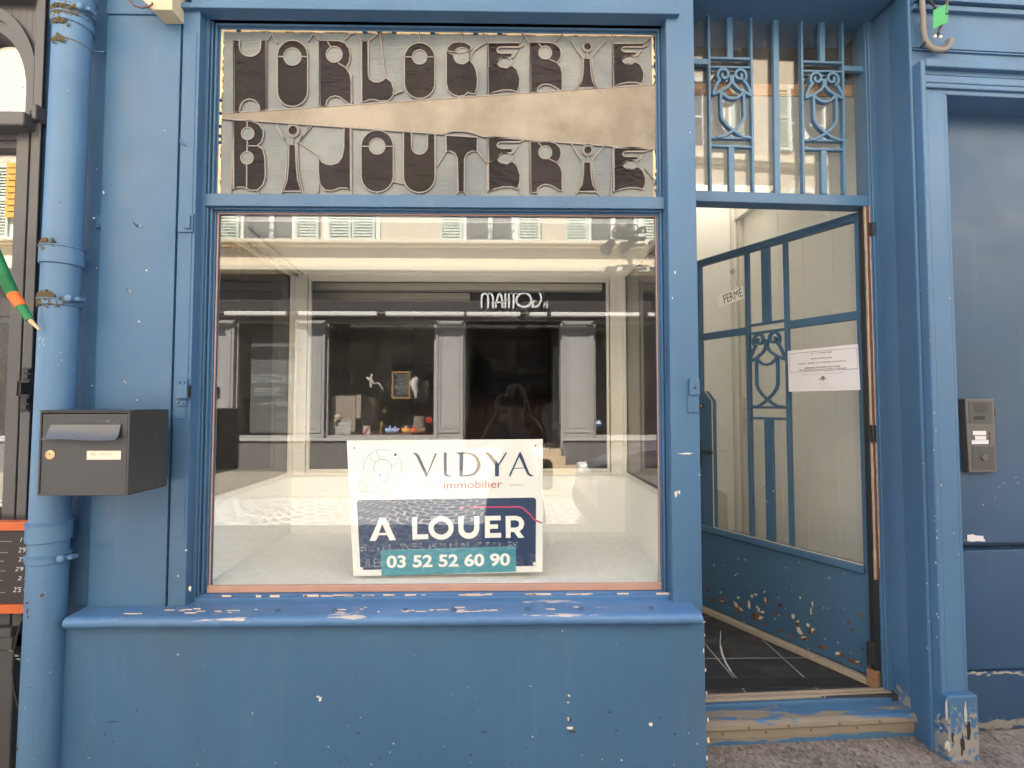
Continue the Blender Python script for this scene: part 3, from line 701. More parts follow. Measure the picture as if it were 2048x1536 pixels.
for (ua, va, ub, vb, sk_) in ((160, 492, 448, 1003, 9), (840, 520, 1122, 1022, 8)):
    m = MB(); scroll(m, lambda pts: TP([(ua+(ub-ua)*u+14*v, va+(vb-va)*v+sk_*u) for u, v in pts]), pxm(20), FR, YT-.004, YT+.018)
    obj('scroll_ornament', m, M['iron'], shop, bevel=.0012)
m = MB(); m.box(xj, xst0, YT+.026, YT+.030, zbar1, zsof, FR)
obj('transom_pane', m, M['glass_old'], shop)
# threshold steps
m = MB()
m.box(-.03, xri+.06, YT-.045, YT+.05, .02, ZTH-.008, FR)
extr(m, [(YT-.0455, .128), (YT-.115, .122), (YT-.128, .112), (YT-.130, .095), (YT-.118, .086), (YT-.0455, .086)], -.03, xri+.065, FR)
m.box(-.03, xri+.062, YT-.116, YT-.0455, .054, .0855, FR); m.box(-.03, xri+.058, YT-.112, YT-.0455, .02, .0535, FR)
obj('threshold_step', m, M['step'], shop, bevel=.003)
m = MB(); m.box(-.02, xst0+.02, YT-.03, YT-.012, ZTH-.0075, ZTH+.004, FR); m.box(-.02, xst0+.02, YT-.0115, YT+.002, ZTH-.0075, ZTH+.008, FR)
obj('threshold_strip', m, woodm('grey_wood', (.33, .27, .21, 1), .8), shop, bevel=.002)
m = MB(); rnd = random.Random(4)
for k in range(9):
    x = .05+k*.085+rnd.uniform(-.02, .02); m.lathe([(.005, 0), (.004, .0012)], P(0, 0, 0) and (x, YT-.1165 if k % 2 else YT-.1315, .075 if k % 2 else .104), 'y', FR, 8)
obj('rusty_nail', m, plain('rust', (.16, .06, .03, 1), .9, var=.4, vs=90), shop)
# slate tiled floor of the passage
mt = NT('slate_tiles'); geo = mt.n('ShaderNodeNewGeometry'); sp = mt.n('ShaderNodeSeparateXYZ'); mt.l(geo.outputs['Position'], sp.inputs[0])
def jline(s_, off, per): 
    f_ = mt.math('FRACT', mt.math('DIVIDE', mt.math('ADD', s_, off), per)); return mt.math('LESS_THAN', f_, .009/per*.75)
jj = mt.math('MAXIMUM', jline(sp.outputs[0], 20*.307-1.298+3*.307, .307), jline(sp.outputs[1], 4.6-.50, .46))
dust = mt.ramp(mt.noise(5, 7, .7, mt.pos((1, 2.2, 1)), .5), [(.45, 0.0), (.75, .38)])
tc = mt.mix(dust, (.030, .030, .036, 1), (.16, .145, .135, 1)); tc = mt.mix(jj, tc, (.26, .25, .25, 1))
mt.bsdf(tc, .42, 0, .4, mt.bump(mt.noise(30, 4), .1, .003)); M['tiles'] = mt.mat
m = MB(); m.box(.72, 1.82, .20, 1.90, ZTH-.06, ZTH)
obj('tiled_floor', m, M['tiles'], shop)
m = MB(); m.add([(a[0], b_, ZTH+.002) for a, b_ in ()], [])
m.box(.74, 1.62, .262, .33, ZTH, ZTH+.004)
obj('floor_strip', m, plain('mat_strip', (.02, .02, .024, 1), .6), shop)
def floorpt(px, py, z=ZTH+.0015):
    d = CR @ Vector(((px-1024)/F_PX, -(py-768)/F_PX, -1)); t = (z-CAM.z)/d.z; q = CAM+d*t; return q
m = MB(); arcp = [(1441, 1262), (1441, 1275), (1440, 1283), (1441, 1292), (1445, 1310), (1452, 1326), (1462, 1343), (1475, 1358)]
pp = [floorpt(*a) for a in arcp]
for i in range(len(pp)-1):
    a, b_ = pp[i], pp[i+1]; d = (b_-a); n_ = Vector((-d.y, d.x, 0)).normalized()*(.0045 if 2 < i < 6 else .0018)
    m.add([a+n_, b_+n_, b_-n_, a-n_], [(0, 1, 2, 3)])
obj('floor_scratch', m, plain('chalk_scratch', (.45, .45, .45, 1), .9), shop)
# passage walls lined with white boards
m = MB()
m.box(1.80, 1.84, .32, 1.90, ZTH, 3.1); m.box(.805, 1.84, 1.86, 1.92, ZTH, 3.1); m.box(.80, .815, .30, 1.86, ZTH, 3.1)
m.box(.80, 1.80, .33, 1.25, 2.72, 2.76); m.box(.80, .90, 1.25, 1.86, 2.72, 2.76); m.box(1.75, 1.80, 1.25, 1.86, 2.72, 2.76); m.box(.90, 1.75, 1.235, 1.25, 2.76, 3.3); m.box(.885, .90, 1.25, 1.86, 2.76, 3.3); m.box(1.75, 1.765, 1.25, 1.86, 2.76, 3.3); m.box(1.75, 1.95, .80, 1.95, 3.05, 3.12); m.box(.89, .90, .80, 1.85, 3.12, 3.3); m.box(1.75, 1.76, .80, 1.85, 3.12, 3.3); m.box(1.66, 1.80, .30, .34, ZTH, 3.1)  # ceiling opening and shaft sides are added to let daylight into the passage
for k in range(4): m.box(1.7975, 1.80, .55+k*.27, .555+k*.27, ZTH, 3.05)
obj('passage_wall', m, M['panel'], shop)
m = MB(); m.box(1.765, 1.797, 1.815, 1.858, ZTH, 3.05); m.box(1.715, 1.735, 1.84, 1.858, ZTH, 3.05); m.box(1.54, 1.546, 1.856, 1.859, ZTH, 1.25)
obj('corner_trim', m, M['white_frame'], shop, bevel=.002)
m = MB(); m.box(.80, 1.80, .318, .329, 2.715, 2.765)
obj('ceiling_edge', m, woodm('raw_ceiling_edge', (.35, .18, .08, 1), .7), shop)
m = MB(); m.box(.72, 1.84, .40, .42, 2.78, 3.4); obj('void_shade_panel', m, M['room'], shop)  # dark panel stands in for the unlit space above the lowered ceiling
# ------------------------------------------------------------------ the open leaf
hx, hy = xst0-.004, YT+.012
hw = FR @ Vector((hx, hy, 0)); FL = frame(hw.x, hw.y, -61.5)
L3 = lambda u, v: (1380+u/3.4905, 380+v/3.4905)
L4 = lambda u, v: (1380+u/3.4905, 760+v/3.4905)
LP = lambda px, py, y=0: P(px, py, y, FL)
LEN = .915
zlt = LP(1700, 428)[1]; zlb = LP(1725, 1352)[1]+.012; zg = LP(1580.6, 1094)[1]
zr = (LP(1645, 640)[1]+LP(1449, 667)[1])/2
leaf = MB(); TH = .034
xs = LP(1713, 640)[0]
leaf.box(xs, 0, 0, TH, zlb, zlt, FL)                                   # hinge stile
leaf.box(-LEN, xs, 0, TH, zlt-.036, zlt, FL)                           # top rail
leaf.box(-LEN, xs, -.006, 0, zlt-.016, zlt-.002, FL)
leaf.box(-LEN, -LEN+.035, 0, TH, zg, zlt-.036, FL)
xa, xb2 = LP(1492, 600)[0], LP(1569.5, 600)[0]; wb = .0155
leaf.box(xa-wb/2, xa+wb/2, .002, TH-.004, zg, zlt-.036, FL); leaf.box(xb2-wb/2, xb2+wb/2, .002, TH-.004, zg, zlt-.036, FL)
zz = [LP(1530, v)[1] for v in (646, 663, 815, 837)]
for z_ in zz: leaf.box(xa+wb/2, xb2-wb/2, .004, TH-.006, z_-.006, z_+.006, FL)
xc = (xa+xb2)/2; ww = .043
leaf.box(xc-ww/2, xc+ww/2, .006, TH-.008, zz[0]+.006, zlt-.036, FL); leaf.box(xc-ww/2, xc+ww/2, .006, TH-.008, zg, zz[3]-.006, FL)
leaf.box(-LEN+.035, xa-wb/2, .003, TH-.005, zr-.019, zr+.019, FL); leaf.box(xb2+wb/2, xs, .003, TH-.005, zr-.019, zr+.019, FL)
extr(leaf, [(-.004, zg), (-.012, zg-.006), (-.014, zg-.030), (-.004, zg-.036), (0, zg-.036), (0, zg)], -LEN+.02, xs+.006, FL)
leaf.box(-LEN, xs, 0, TH, zg-.04, zg, FL)
leaf.box(-LEN, xs, .003, TH-.003, zlb, zg-.04, FL)                     # kick panel
x1 = LP(1426, 900)[0]
leaf.prism([(-LEN, zg), (x1, zg), (x1, LP(1426, 802)[1]), (x1-.05, LP(1412, 782)[1]), (-LEN, LP(1412, 782)[1])], -.002, TH, FL)
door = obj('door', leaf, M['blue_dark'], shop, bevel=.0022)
m = MB(); scroll(m, lambda pts: [(xa+wb/2+(xb2-xa-wb)*u, zz[1]+(zz[2]-zz[1])*v) for u, v in pts], .011, FL, -.002, .016)
obj('scroll_ornament', m, M['blue_dark'], door, bevel=.001)
m = MB(); m.box(-LEN+.03, xs+.004, .018, .022, zg, zlt-.03, FL)
obj('door_pane', m, M['glass_door'], door)
m = MB(); m.box(-LEN+.0, .0+.004, -.030, -.0, zlb-.028, zlb-.001, FL); m.box(-LEN, 0, -.012, TH, zlb-.040, zlb-.0285, FL)
obj('weather_strip', m, woodm('weather_strip_wood', (.36, .30, .24, 1), .8), door, bevel=.003)
m = MB(); m.box(-.03, .012, -.034, -.003, zlb-.022, zlb+.045, FL)
obj('corner_bracket', m, plain('rusty_bracket', (.22, .12, .06, 1), .9, var=.4, vs=50), door, bevel=.004)
m = MB(); X, Z = LP(1424, 903); m.tube([(X-.10, -.045, Z), (X-.01, -.047, Z), (X+.035, -.043, Z-.001)], [.009, .010, .009], FL, 10); m.tube([(X-.09, -.045, Z), (X-.09, 0, Z)], .008, FL, 8)
m.box(X-.115, X-.07, -.006, -.002, Z-.09, Z+.06, FL)
X, Z = LP(1405, 812); m.lathe([(.016, 0), (.014, .006), (.006, .008)], (X, -.002, Z), 'y', FL, 14)
obj('door_handle', m, M['black'], door, bevel=.001)
m = MB(); m.lathe([(.008, .0), (.007, .010)], (X, -.002, Z), 'y', FL, 12)
obj('key_barrel', m, plain('brass', (.55, .30, .13, 1), .35, .9), door)
m = MB(); m.ribbon([(x1, zg+.004), (x1, LP(1426, 802)[1]), (x1-.05, LP(1412, 782)[1])], .006, -.0035, -.0015, FL)
m.box(-LEN+.03, xs, -.0015, .0015, zg, zg+.0045, FL)
obj('bare_edge', m, plain('bare_edge', (.48, .43, .36, 1), .8, var=.3, vs=70), door)
# rust and flaked paint on the kick panel
m = MB(); m2 = MB(); m3 = MB(); m4 = MB()
C5 = lambda u, v: (1390+u/5.535, 1150+v/5.535)
def rp(mb, u, v, w_, h_, th, sd_=0, ang=0): px, py = C5(u, v); chip(mb, px, py, w_/5.535*1.0, h_/5.535, .003, FL, th=th, n=21, seed=sd_, ang=ang)
for a in ((145, 20, 34, 60), (145, 165, 40, 50), (200, 275, 95, 50), (300, 285, 80, 70), (480, 385, 110, 80, 30), (510, 320, 50, 45), (690, 470, 120, 120, 20), (790, 290, 55, 110), (945, 335, 75, 46, 35), (912, 425, 46, 50), (785, 550, 60, 40), (960, 615, 50, 50), (1070, 680, 70, 50, 25), (1210, 700, 100, 60), (1135, 540, 50, 90), (1290, 620, 75, 80, -40), (1375, 790, 55, 44), (1430, 800, 80, 50, 30), (1620, 880, 100, 60, 30), (1770, 965, 190, 60, 20), (1530, 365, 36, 26), (1845, 450, 44, 40), (1708, 518, 44, 38), (1735, 608, 50, 36), (1855, 820, 40, 40), (650, 440, 60, 70)):
    rp(m, a[0], a[1], a[2], a[3], .0012, 3, a[4] if len(a) > 4 else 0)
for a in ((300, 290, 44, 22), (455, 330, 40, 100, -30), (505, 375, 70, 28, 35), (480, 250, 40, 26), (700, 375, 34, 80, -25), (745, 410, 70, 24, 10), (780, 285, 26, 80), (670, 215, 50, 28), (630, 232, 34, 40), (730, 470, 60, 50), (1090, 455, 40, 60), (1140, 520, 30, 60), (1160, 620, 50, 120, -30), (1205, 690, 70, 40), (1255, 555, 60, 34, 40), (1300, 610, 40, 60), (1285, 400, 20, 80), (1303, 320, 18, 70, -10), (1165, 250, 24, 34), (770, 185, 24, 28), (1580, 870, 60, 40), (600, 330, 34, 100), (1800, 960, 60, 22)):
    rp(m2, a[0], a[1], a[2], a[3], .0020, 5, a[4] if len(a) > 4 else 0)
for a in ((480, 372, 30, 22), (775, 300, 16, 36), (1140, 535, 30, 30), (1215, 700, 36, 24), (1265, 632, 34, 26), (145, 160, 20, 16), (690, 365, 18, 34), (950, 340, 50, 20, 35), (1385, 790, 26, 26), (1845, 452, 22, 18)):
    rp(m3, a[0], a[1], a[2], a[3], .0027, 7, a[4] if len(a) > 4 else 0)
obj('rust_patch', m, plain('rust_patches', (.13, .055, .028, 1), .95, var=.5, vs=60), door)
obj('flaked_primer', m2, plain('flaked_primer', (.50, .43, .30, 1), .85, var=.35, vs=60), door)
obj('rust_core', m3, plain('rust_cores', (.045, .02, .012, 1), .95, var=.4, vs=60), door)
rnd = random.Random(21)
for k in range(40): chip(m4, rnd.uniform(1420, 1725), rnd.uniform(1110, 1330), rnd.uniform(1.2, 4), rnd.uniform(1.2, 4), .002, FL, seed=k)
for px, py in ((1530, 975), (1546, 982), (1535, 1003)): chip(m4, px, py, 6, 3, .006, FL)
obj('paint_nick', m4, plain('paint_nicks', (.38, .42, .45, 1), .8), door)
# bare paint layers on the hinge edge, and the hinges
m = MB(); mb_ = MB(); mc_ = MB()
def vstrip(mb, pa, pb, y0_, y1_, z0=ZTH+.03, z1=zbar0-.002):
    xa_, xb_ = P(pa, 760, y0_, FR)[0], P(pb, 760, y0_, FR)[0]; rnd = random.Random(int(pa)); n = 26
    for k in range(n):
        za, zb_ = z0+(z1-z0)*k/n, z0+(z1-z0)*(k+1)/n; j = rnd.uniform(-.0008, .0008)
        mb.box(xa_+j, xb_+j*.6, y0_+abs(j), y1_, za, zb_, FR)
vstrip(m, 1739.5, 1742.5, .190, .22, ZTH+.45); vstrip(mb_, 1742.7, 1747.5, .1885, .22, ZTH+.45); vstrip(m, 1748, 1750.5, .1885, .22, ZTH+.50); vstrip(mc_, 1734, 1738, .197, .22); vstrip(mc_, 1752, 1756.5, .195, .22)
vstrip(mc_, 1738, 1752, .1965, .22, ZTH, ZTH+.5)
obj('bare_paint_edge', m, plain('aged_cream', (.42, .36, .29, 1), .8, var=.35, vs=35), shop); obj('brown_paint_edge', mb_, M['brown_gap'], shop); obj('rebate_shadow_gap', mc_, M['black'], shop)
for py0, py1 in ((445, 472), (850, 884), (1285, 1330)):
    m = MB(); xa_, z1_ = P(1737, py0, .186, FR); xb_, z0_ = P(1753, py1, .186, FR); m.box(xa_, xb_, .184, .198, z0_, z1_, FR); m.tube([((xa_+xb_)/2, .183, z0_), ((xa_+xb_)/2, .183, z1_)], .006, FR, 8)
    obj('hinge', m, M['black'], shop, bevel=.0015)
# ------------------------------------------------------------------ things on the door
def sheet(name, label, cat, corners, y, fr, mat_, th=.0012):
    t = thing(name, label, cat, tuple((fr @ Vector((P(*corners[-1], y, fr)[0], y, P(*corners[-1], y, fr)[1])))))
    m = MB(); m.prism([P(a, b_, y, fr) for a, b_ in corners], y-th, y, fr); obj('sheet', m, mat_, t)
    return t
paper = plain('paper', (.66, .64, .68, 1), .7, var=.02)
ink = plain('ink', (.02, .02, .025, 1), .6); ink2 = plain('grey_ink', (.16, .17, .19, 1), .6)
Yp = -.004
nt_ = sheet('paper_notice', 'white printed eviction notice with boxed text, taped on the open door', 'notice', [(1575.5, 702), (1716, 688), (1721, 780), (1578, 783.5)], Yp, FL, paper)
K = lambda u, v: (1540+u/10.24, 670+v/10.24)
def ln(mb, s, u0, v0, u1, v1, h, y=Yp-.0016, bold=0): text(mb, s, K(u0, v0), K(u1, v1), K(u0, v0+h), y, FL, bold=bold)
m = MB()
ln(m, 'LE   11 AVRIL 2025', 833, 368, 1262, 332, 27, bold=.02); ln(m, "AVIS D'EXPULSION", 835, 478, 1270, 443, 27, bold=.02)
ln(m, 'LOCAL  REPRIS  SUR DECISION DE JUSTICE', 578, 583, 1562, 513, 32, bold=.02)
ln(m, "DEFENSE D'ENTRER SOUS PEINE", 705, 665, 1437, 620, 30, bold=.02); ln(m, 'DE POURSUITES JUDICIAIRES ET PENALES', 593, 716, 1567, 662, 30, bold=.02)
fr_ = [P(*K(u, v), Yp-.002, FL) for u, v in ((392, 385), (1775, 262), (1795, 690), (408, 770))]
m.ribbon(fr_, .0011, Yp-.0022, Yp-.0014, FL, closed=True)
obj('printed_text', m, ink, nt_)
m = MB(); ln(m, 'SELARL DE COMMISSAIRES - COMMISSAIRES DE JUSTICE'[0:0] or 'SELARL  BL  &  ASSOCIES  -  HUISSIERS  DE  JUSTICE', 650, 806, 1510, 762, 20)
for q in ([(1060, 840), (1110, 840), (1120, 880), (1190, 905), (1110, 900), (1100, 965), (1085, 900), (1020, 960), (1050, 900), (965, 915), (1045, 880)],): m.prism([P(*K(u, v), Yp-.002, FL) for u, v in q], Yp-.0020, Yp-.0014, FL)
ln(m, 'COMMISSAIRES DE JUSTICE', 943, 992, 1230, 986, 12); ln(m, 'ASSOCIES', 1005, 1022, 1180, 1014, 11); ln(m, '03 26 00 00 00  -  contact@commissaires.fr'.replace('03 26 00 00 00', '-- -- -- -- --').replace('@', ' '), 795, 1078, 1385, 1062, 12)
obj('small_print', m, ink2, nt_)
sg2 = sheet('closed_sign', 'small white sign reading FERMÉ hanging askew on the door glass', 'sign', [(1433, 593), (1487, 571), (1489, 596), (1439, 614.5)], .012, FL, plain('sign_plastic', (.92, .91, .86, 1), .5), .002)
m = MB(); text(m, 'FERMÉ', (1444.5, 587), (1481.5, 572), (1449.0, 607), .0094, FL)
obj('lettering', m, ink, sg2)
m = MB(); a = P(1464, 543, .012, FL); b_ = P(1477, 574, .012, FL); m.tube([(a[0], .011, a[1]), (b_[0], .011, b_[1])], .0007, FL, 6); obj('string', m, ink2, sg2)
m = MB(); m.lathe([(.016, 0), (.012, .004), (.004, .008), (.005, .014)], (a[0], .017, a[1]), 'y', FL, 16)
obj('suction_cup', m, pane('cup_plastic', .08, (.8, .8, .85, 1), dirt=.25), sg2)
# things inside the passage: switch boxes, heater
def Pg(px, py, y): return P(px, py, y, F0)
def wallbox(px0, px1, py0, py1, y, dep, mats, nm, label, cat, group=None):
    x0, z1 = Pg(px0, py0, y); x1_, z0 = Pg(px1, py1, y); t = thing(nm, label, cat, (x0, y, z0), group)
    m = MB(); m.box(x0, x1_, y-dep, y, z0, z1); obj('housing', m, mats, t, bevel=.003)
    m = MB(); m.box(x0+.010, x1_-.010, y-dep-.005, y-dep, z0+.012, z1-.012); obj('switch_button' if nm != 'cable_junction_box' else 'lid', m, mats, t, bevel=.002); return t
wh = plain('switch_plastic', (.62, .60, .52, 1), .4)
wallbox(1488, 1503, 795, 818, 1.80, .04, wh, 'light_switch', 'upper cream switch box on the corner trim inside the doorway', 'switch', 'boxes on the passage corner')
wallbox(1488, 1503, 820, 840, 1.80, .04, wh, 'light_switch', 'middle cream switch box on the corner trim inside the doorway', 'switch', 'boxes on the passage corner')
wallbox(1489, 1503, 842, 862, 1.80, .04, wh, 'light_switch', 'lowest cream switch box on the corner trim inside the doorway', 'switch', 'boxes on the passage corner')
x0, z1 = Pg(1424, 984, 1.72); x1_, z0 = Pg(1453, 1062, 1.72)
t = thing('wall_heater', 'white electric wall heater low in the passage behind the door', 'heater', (x0, 1.8, ZTH))
m = MB(); m.box(x0-.35, x1_, 1.75, 1.855, .22, z1); m.box(x1_+.004, x1_+.05, 1.80, 1.855, .20, z1-.03); obj('casing', m, wh, t, bevel=.008)
m = MB()
for k in range(4): m.box(x0-.33, x1_-.045, 1.746, 1.7499, z1-.03-k*.022, z1-.022-k*.022)
obj('grille', m, ink2, t)
# ------------------------------------------------------------------ the entrance to the right of the shop
por = thing('house_entrance', 'blue street entrance with moulded door casing and flat door right of the open shop door', 'house entrance', tuple(FR @ Vector((xro+.15, 0, 0))))
YC = -.035
xc0 = P(1865, 800, YC, FR)[0]; xc1 = P(1913, 800, YC, FR)[0]
zc1 = P(1900, 121, YC, FR)[1]; zc0 = P(1960, 192, YC+.02, FR)[1]
YDp = .115
m = MB(); m.box(xro+.012, xc0, .0015, .3, -.1, 3.4, FR); m.box(xc0, 4.5, .0025, .3, zc1-.03, 3.4, FR)
obj('wall_board', m, M['blue_portal'], por, bevel=.002)
m = MB()                                                  # vertical casing
extr_pts = None
m.box(xc0, xc0+.020, YC, .3, .03, zc1, FR); m.box(xc0+.0205, xc1, YC+.006, .3, .03, zc0-.004, FR)
m.box(xc1+.0005, xc1+.02, YC+.012, .3, .03, zc0-.004, FR)
obj('casing', m, M['blue_portal'], por, bevel=.006)
m = MB(); zz_ = [(121, 136, -.035), (137, 153, -.012), (154, 168, -.026), (169, 178, -.022), (179, 191, -.010)]
for a, b_, y_ in zz_:
    z1 = P(1960, a, y_, FR)[1]; z0 = P(1960, b_+1, y_, FR)[1]; m.box(xc0+.0206, 4.5, y_, .30, z0, z1, FR)
obj('casing_head', m, M['blue_portal'], por, bevel=.0045)
m = MB()
for a, b_, y_ in ((98, 101, -.006), (103, 106, -.006), (6, 9, -.02), (9, 13, -.01), (14, 24, -.016)):
    z1 = P(1960, a, y_, FR)[1]; z0 = P(1960, b_, y_, FR)[1]; m.box(xro+.012, 4.5, y_, .1, z0, z1, FR)
m.box(xro+.012, 4.5, -.03, .1, P(1960, 5, -.03, FR)[1], 3.4, FR)
obj('frieze_moulding', m, M['blue_portal'], por, bevel=.002)
zl = P(1990, 1086, YDp, FR)[1]; zl2 = P(1990, 1101, YDp-.01, FR)[1]; zl3 = P(1990, 1345, YDp-.02, FR)[1]
m = MB(); m.box(xc1+.02, 4.5, YDp, .3, zl, 3.2, FR)
m.box(xc1+.02, 4.5, YDp-.006, .3, zl3+.004, zl2, FR); m.box(xc1+.02, 4.5, YDp-.020, .3, .034, zl3, FR); m.box(xc1+.02, 4.5, YDp+.05, .3, zl2, zl, FR)
m.box(xc1+.0, 4.5, .01, .3, zc0, zc0+.2, FR) if False else None
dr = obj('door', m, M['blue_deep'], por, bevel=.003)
m = MB(); rnd = random.Random(9)
for k in range(30):
    px = 1915+k*8+rnd.uniform(-3, 3); chip(m, px, 1347+rnd.uniform(-3, 4), rnd.uniform(6, 22), rnd.uniform(2, 5), YDp-.021, FR, seed=k)
for k in range(26): chip(m, rnd.uniform(1915, 2048), rnd.uniform(940, 1340), rnd.uniform(1, 5), rnd.uniform(1, 4), YDp-.0, FR, seed=k)
obj('bare_patch', m, plain('bare_plaster', (.36, .32, .28, 1), .85, var=.3, vs=40), dr)
m = MB(); rnd = random.Random(19)
for k in range(70):
    px = rnd.choice([rnd.uniform(1769, 1776), rnd.uniform(1838, 1846), rnd.uniform(1860, 1868), rnd.uniform(1776, 1912)]); py = rnd.uniform(250, 1470) if k % 2 else rnd.uniform(1000, 1480)
    if px < 1842: continue
    chip(m, px+(py-800)*.022, py, rnd.uniform(1, 3), rnd.uniform(1.5, 6), YC if px > 1862 else .0, FR, seed=k)
obj('paint_nick', m, plain('casing_nicks', (.45, .45, .44, 1), .8), por)
m = MB(); z1 = P(1900, 1392, YC-.02, FR)[1]                # rotten plinth block
n = 7; rnd = random.Random(8)
m.box(xc0-.002, xc1+.021, YC-.022, .3, .02, z1, FR)
pl = obj('plinth_block', m, M['plinth'], por, bevel=.006)
m = MB()
for a in ((1925, 1490, 10, 50), (1937, 1465, 9, 60), (1905, 1475, 5, 24)): chip(m, *a, YC-.0225, FR, seed=4)
obj('rot_hole', m, plain('rotten_wood', (.035, .02, .014, 1), .95), pl)
m = MB()
for a in ((1893, 1420, 4, 50), (1896, 1492, 12, 20), (1931, 1430, 5, 50)): chip(m, *a, YC-.0224, FR, th=.0016, seed=6)
obj('flaked_patch', m, plain('plinth_plaster', (.46, .43, .38, 1), .9, var=.3, vs=50), pl)
# sticker left on the door
st_ = sheet('torn_sticker', 'small torn white paper label low on the flat blue door', 'sticker', [(1934, 1069), (1941, 1070), (1943, 1068), (1952, 1071), (1966, 1072), (1967, 1078), (1970, 1079), (1969, 1083), (1955, 1082), (1946, 1083), (1934, 1082)], YDp-.0012, FR, paper)
# intercom
ic = thing('intercom', 'grey metal intercom panel with three name strips on the flat blue door', 'intercom', tuple(FR @ Vector((P(1960, 880, YDp, FR)[0], YDp, P(1960, 947, YDp, FR)[1]))))
icm = plain('intercom_metal', (.125, .112, .105, 1), .42, .35); icd = plain('intercom_dark', (.075, .068, .066, 1), .45, .2)
def IQ(px, py, y): return P(px, py, y, FR)
def ibox(mb, px0, px1, py0, py1, y0_, y1_):
    xa_, za = IQ(px0, py0, y0_); xb_, zb_ = IQ(px1, py1, y0_); mb.box(xa_, xb_, y0_, y1_, zb_, za, FR)
yf_ = YDp-.028
m = MB(); pts = [IQ(1930, 797.5, yf_), IQ(1988, 797.5, yf_), IQ(1993.5, 945, yf_), IQ(1938, 945.5, yf_)]; m.prism(pts, yf_, YDp, FR); obj('housing', m, icm, ic, bevel=.003)
m = MB(); pts = [IQ(a, b_, yf_) for a, b_ in ((1936.5, 803), (1983.5, 803), (1985, 847), (1938.5, 847))]; m.prism(pts, yf_-.0012, yf_, FR)
pts = [IQ(a, b_, yf_) for a, b_ in ((1943.5, 893), (1987.5, 893), (1990, 939), (1945.5, 939))]; m.prism(pts, yf_-.0012, yf_, FR); obj('face_plate', m, icd, ic, bevel=.0008)
m = MB()
for i in range(9):
    for j in range(6): ibox(m, 1948+i*3.25, 1949.8+i*3.25, 809+j*2.9, 810.6+j*2.9, yf_-.0018, yf_-.0006)
ibox(m, 1948, 1970, 832, 839.5, yf_-.0020, yf_-.0006); obj('speaker_grille', m, ink, ic)
m = MB()
for a in ((1946, 1972.5, 862, 870), (1950.5, 1972.5, 872, 879.5), (1944, 1977.5, 880.5, 888)): ibox(m, *a, yf_-.0018, yf_)
obj('name_strip', m, paper, ic)
m = MB()
for k, py in enumerate((866.5, 875, 884)):
    X, Z = IQ(1980.5, py, yf_); m.lathe([(.0062, 0), (.0052, .003), (.003, .0035)], (X, yf_, Z), 'y', FR, 14)
X, Z = IQ(1967.5, 915, yf_); m.lathe([(.0135, 0), (.0125, .004), (.010, .0045)], (X, yf_-.0012, Z), 'y', FR, 24)
X, Z = IQ(1976, 841, yf_); m.lathe([(.004, 0), (.003, .0015)], (X, yf_-.0012, Z), 'y', FR, 12)
obj('button', m, icm, ic)
m = MB(); ibox(m, 1920.5, 1929, 817, 832, YDp-.006, YDp); ibox(m, 1989, 1996, 818, 832, YDp-.006, YDp); obj('old_fixing', m, icd, ic)
# cable, junction and green tag above the entrance
cb = thing('cable', 'thick grey brown cable looping down beside the entrance moulding', 'cable', tuple(FR @ Vector((P(1860, 60, -.03, FR)[0], -.03, 2.6))))
def cpts(pts, y): return [(P(a, b_, y+dy, FR)[0], y+dy, P(a, b_, y+dy, FR)[1]) for a, b_, dy in pts]
m = MB(); m.tube(cpts([(1842, -60, 0), (1844, 0, 0), (1846, 30, 0), (1847, 60, 0), (1850, 78, 0), (1858, 92, -.002), (1870, 100, -.004), (1884, 101, -.008), (1895, 96, -.010), (1901, 87, -.008), (1902, 79, -.004)], -.035), .0095, FR, 12)
m.tube(cpts([(1842, -60, 0), (1844, 0, 0), (1846, 40, .0), (1852, 80, 0), (1866, 97, 0), (1884, 96, .002), (1894, 88, .004), (1896, 80, .008)], -.022), .0075, FR, 10)
obj('sheath', m, plain('cable_sheath', (.20, .175, .155, 1), .6), cb, smooth=True)
m = MB(); m.tube(cpts([(1852, 30, 0), (1846, 36, .01), (1840, 50, .02)], -.040), .003, FR, 8); m.tube(cpts([(1852, 84, 0), (1846, 90, .01), (1842, 94, .03)], -.040), .004, FR, 8)
m.tube(cpts([(1858, 0, 0), (1868, 12, 0), (1872, 18, 0)], -.03), .004, FR, 8)
obj('cable_clip', m, M['black'], cb)
ht = thing('cable_hook', 'short dark bracket arm ending in a glossy plug beside the green tag', 'bracket', tuple(FR @ Vector((P(1880, 60, -.03, FR)[0], -.03, 2.6))))
m = MB(); m.tube(cpts([(1896, -20, -.01), (1893, 8, -.01), (1886, 40, -.008), (1877, 66, 0), (1874, 72, .01)], -.045), .006, FR, 10); obj('arm', m, plain('bracket_brown', (.07, .05, .045, 1), .5), ht, smooth=True)
m = MB()
for a in ((1870, 73), (1881, 74)): X, Z = P(*a, -.05, FR); m.blob((X, -.05, Z), .006, .006, .006, FR)
obj('plug', m, plain('white_plug', (.7, .7, .68, 1), .3), ht, smooth=True)
gt = thing('cable_tag', 'bright green plastic tag tied beside the cable above the entrance', 'tag', tuple(FR @ Vector((P(1884, 35, -.05, FR)[0], -.06, P(1884, 58, -.05, FR)[1]))))
m = MB(); m.prism([P(a, b_, -.058, FR) for a, b_ in ((1866, 21), (1896.5, 6.5), (1895, 46), (1881, 51), (1866, 58.5))], -.0595, -.058, FR); obj('plate', m, plain('green_plastic', (.035, .30, .09, 1), .45), gt, bevel=.0004)
m = MB()
for a in ((1870, 14), (1894, 27), (1899, 4)): X, Z = P(*a, -.06, FR); m.box(X-.005, X+.006, -.062, -.055, Z-.003, Z+.003, FR)
obj('tie', m, M['black'], gt, bevel=.001)
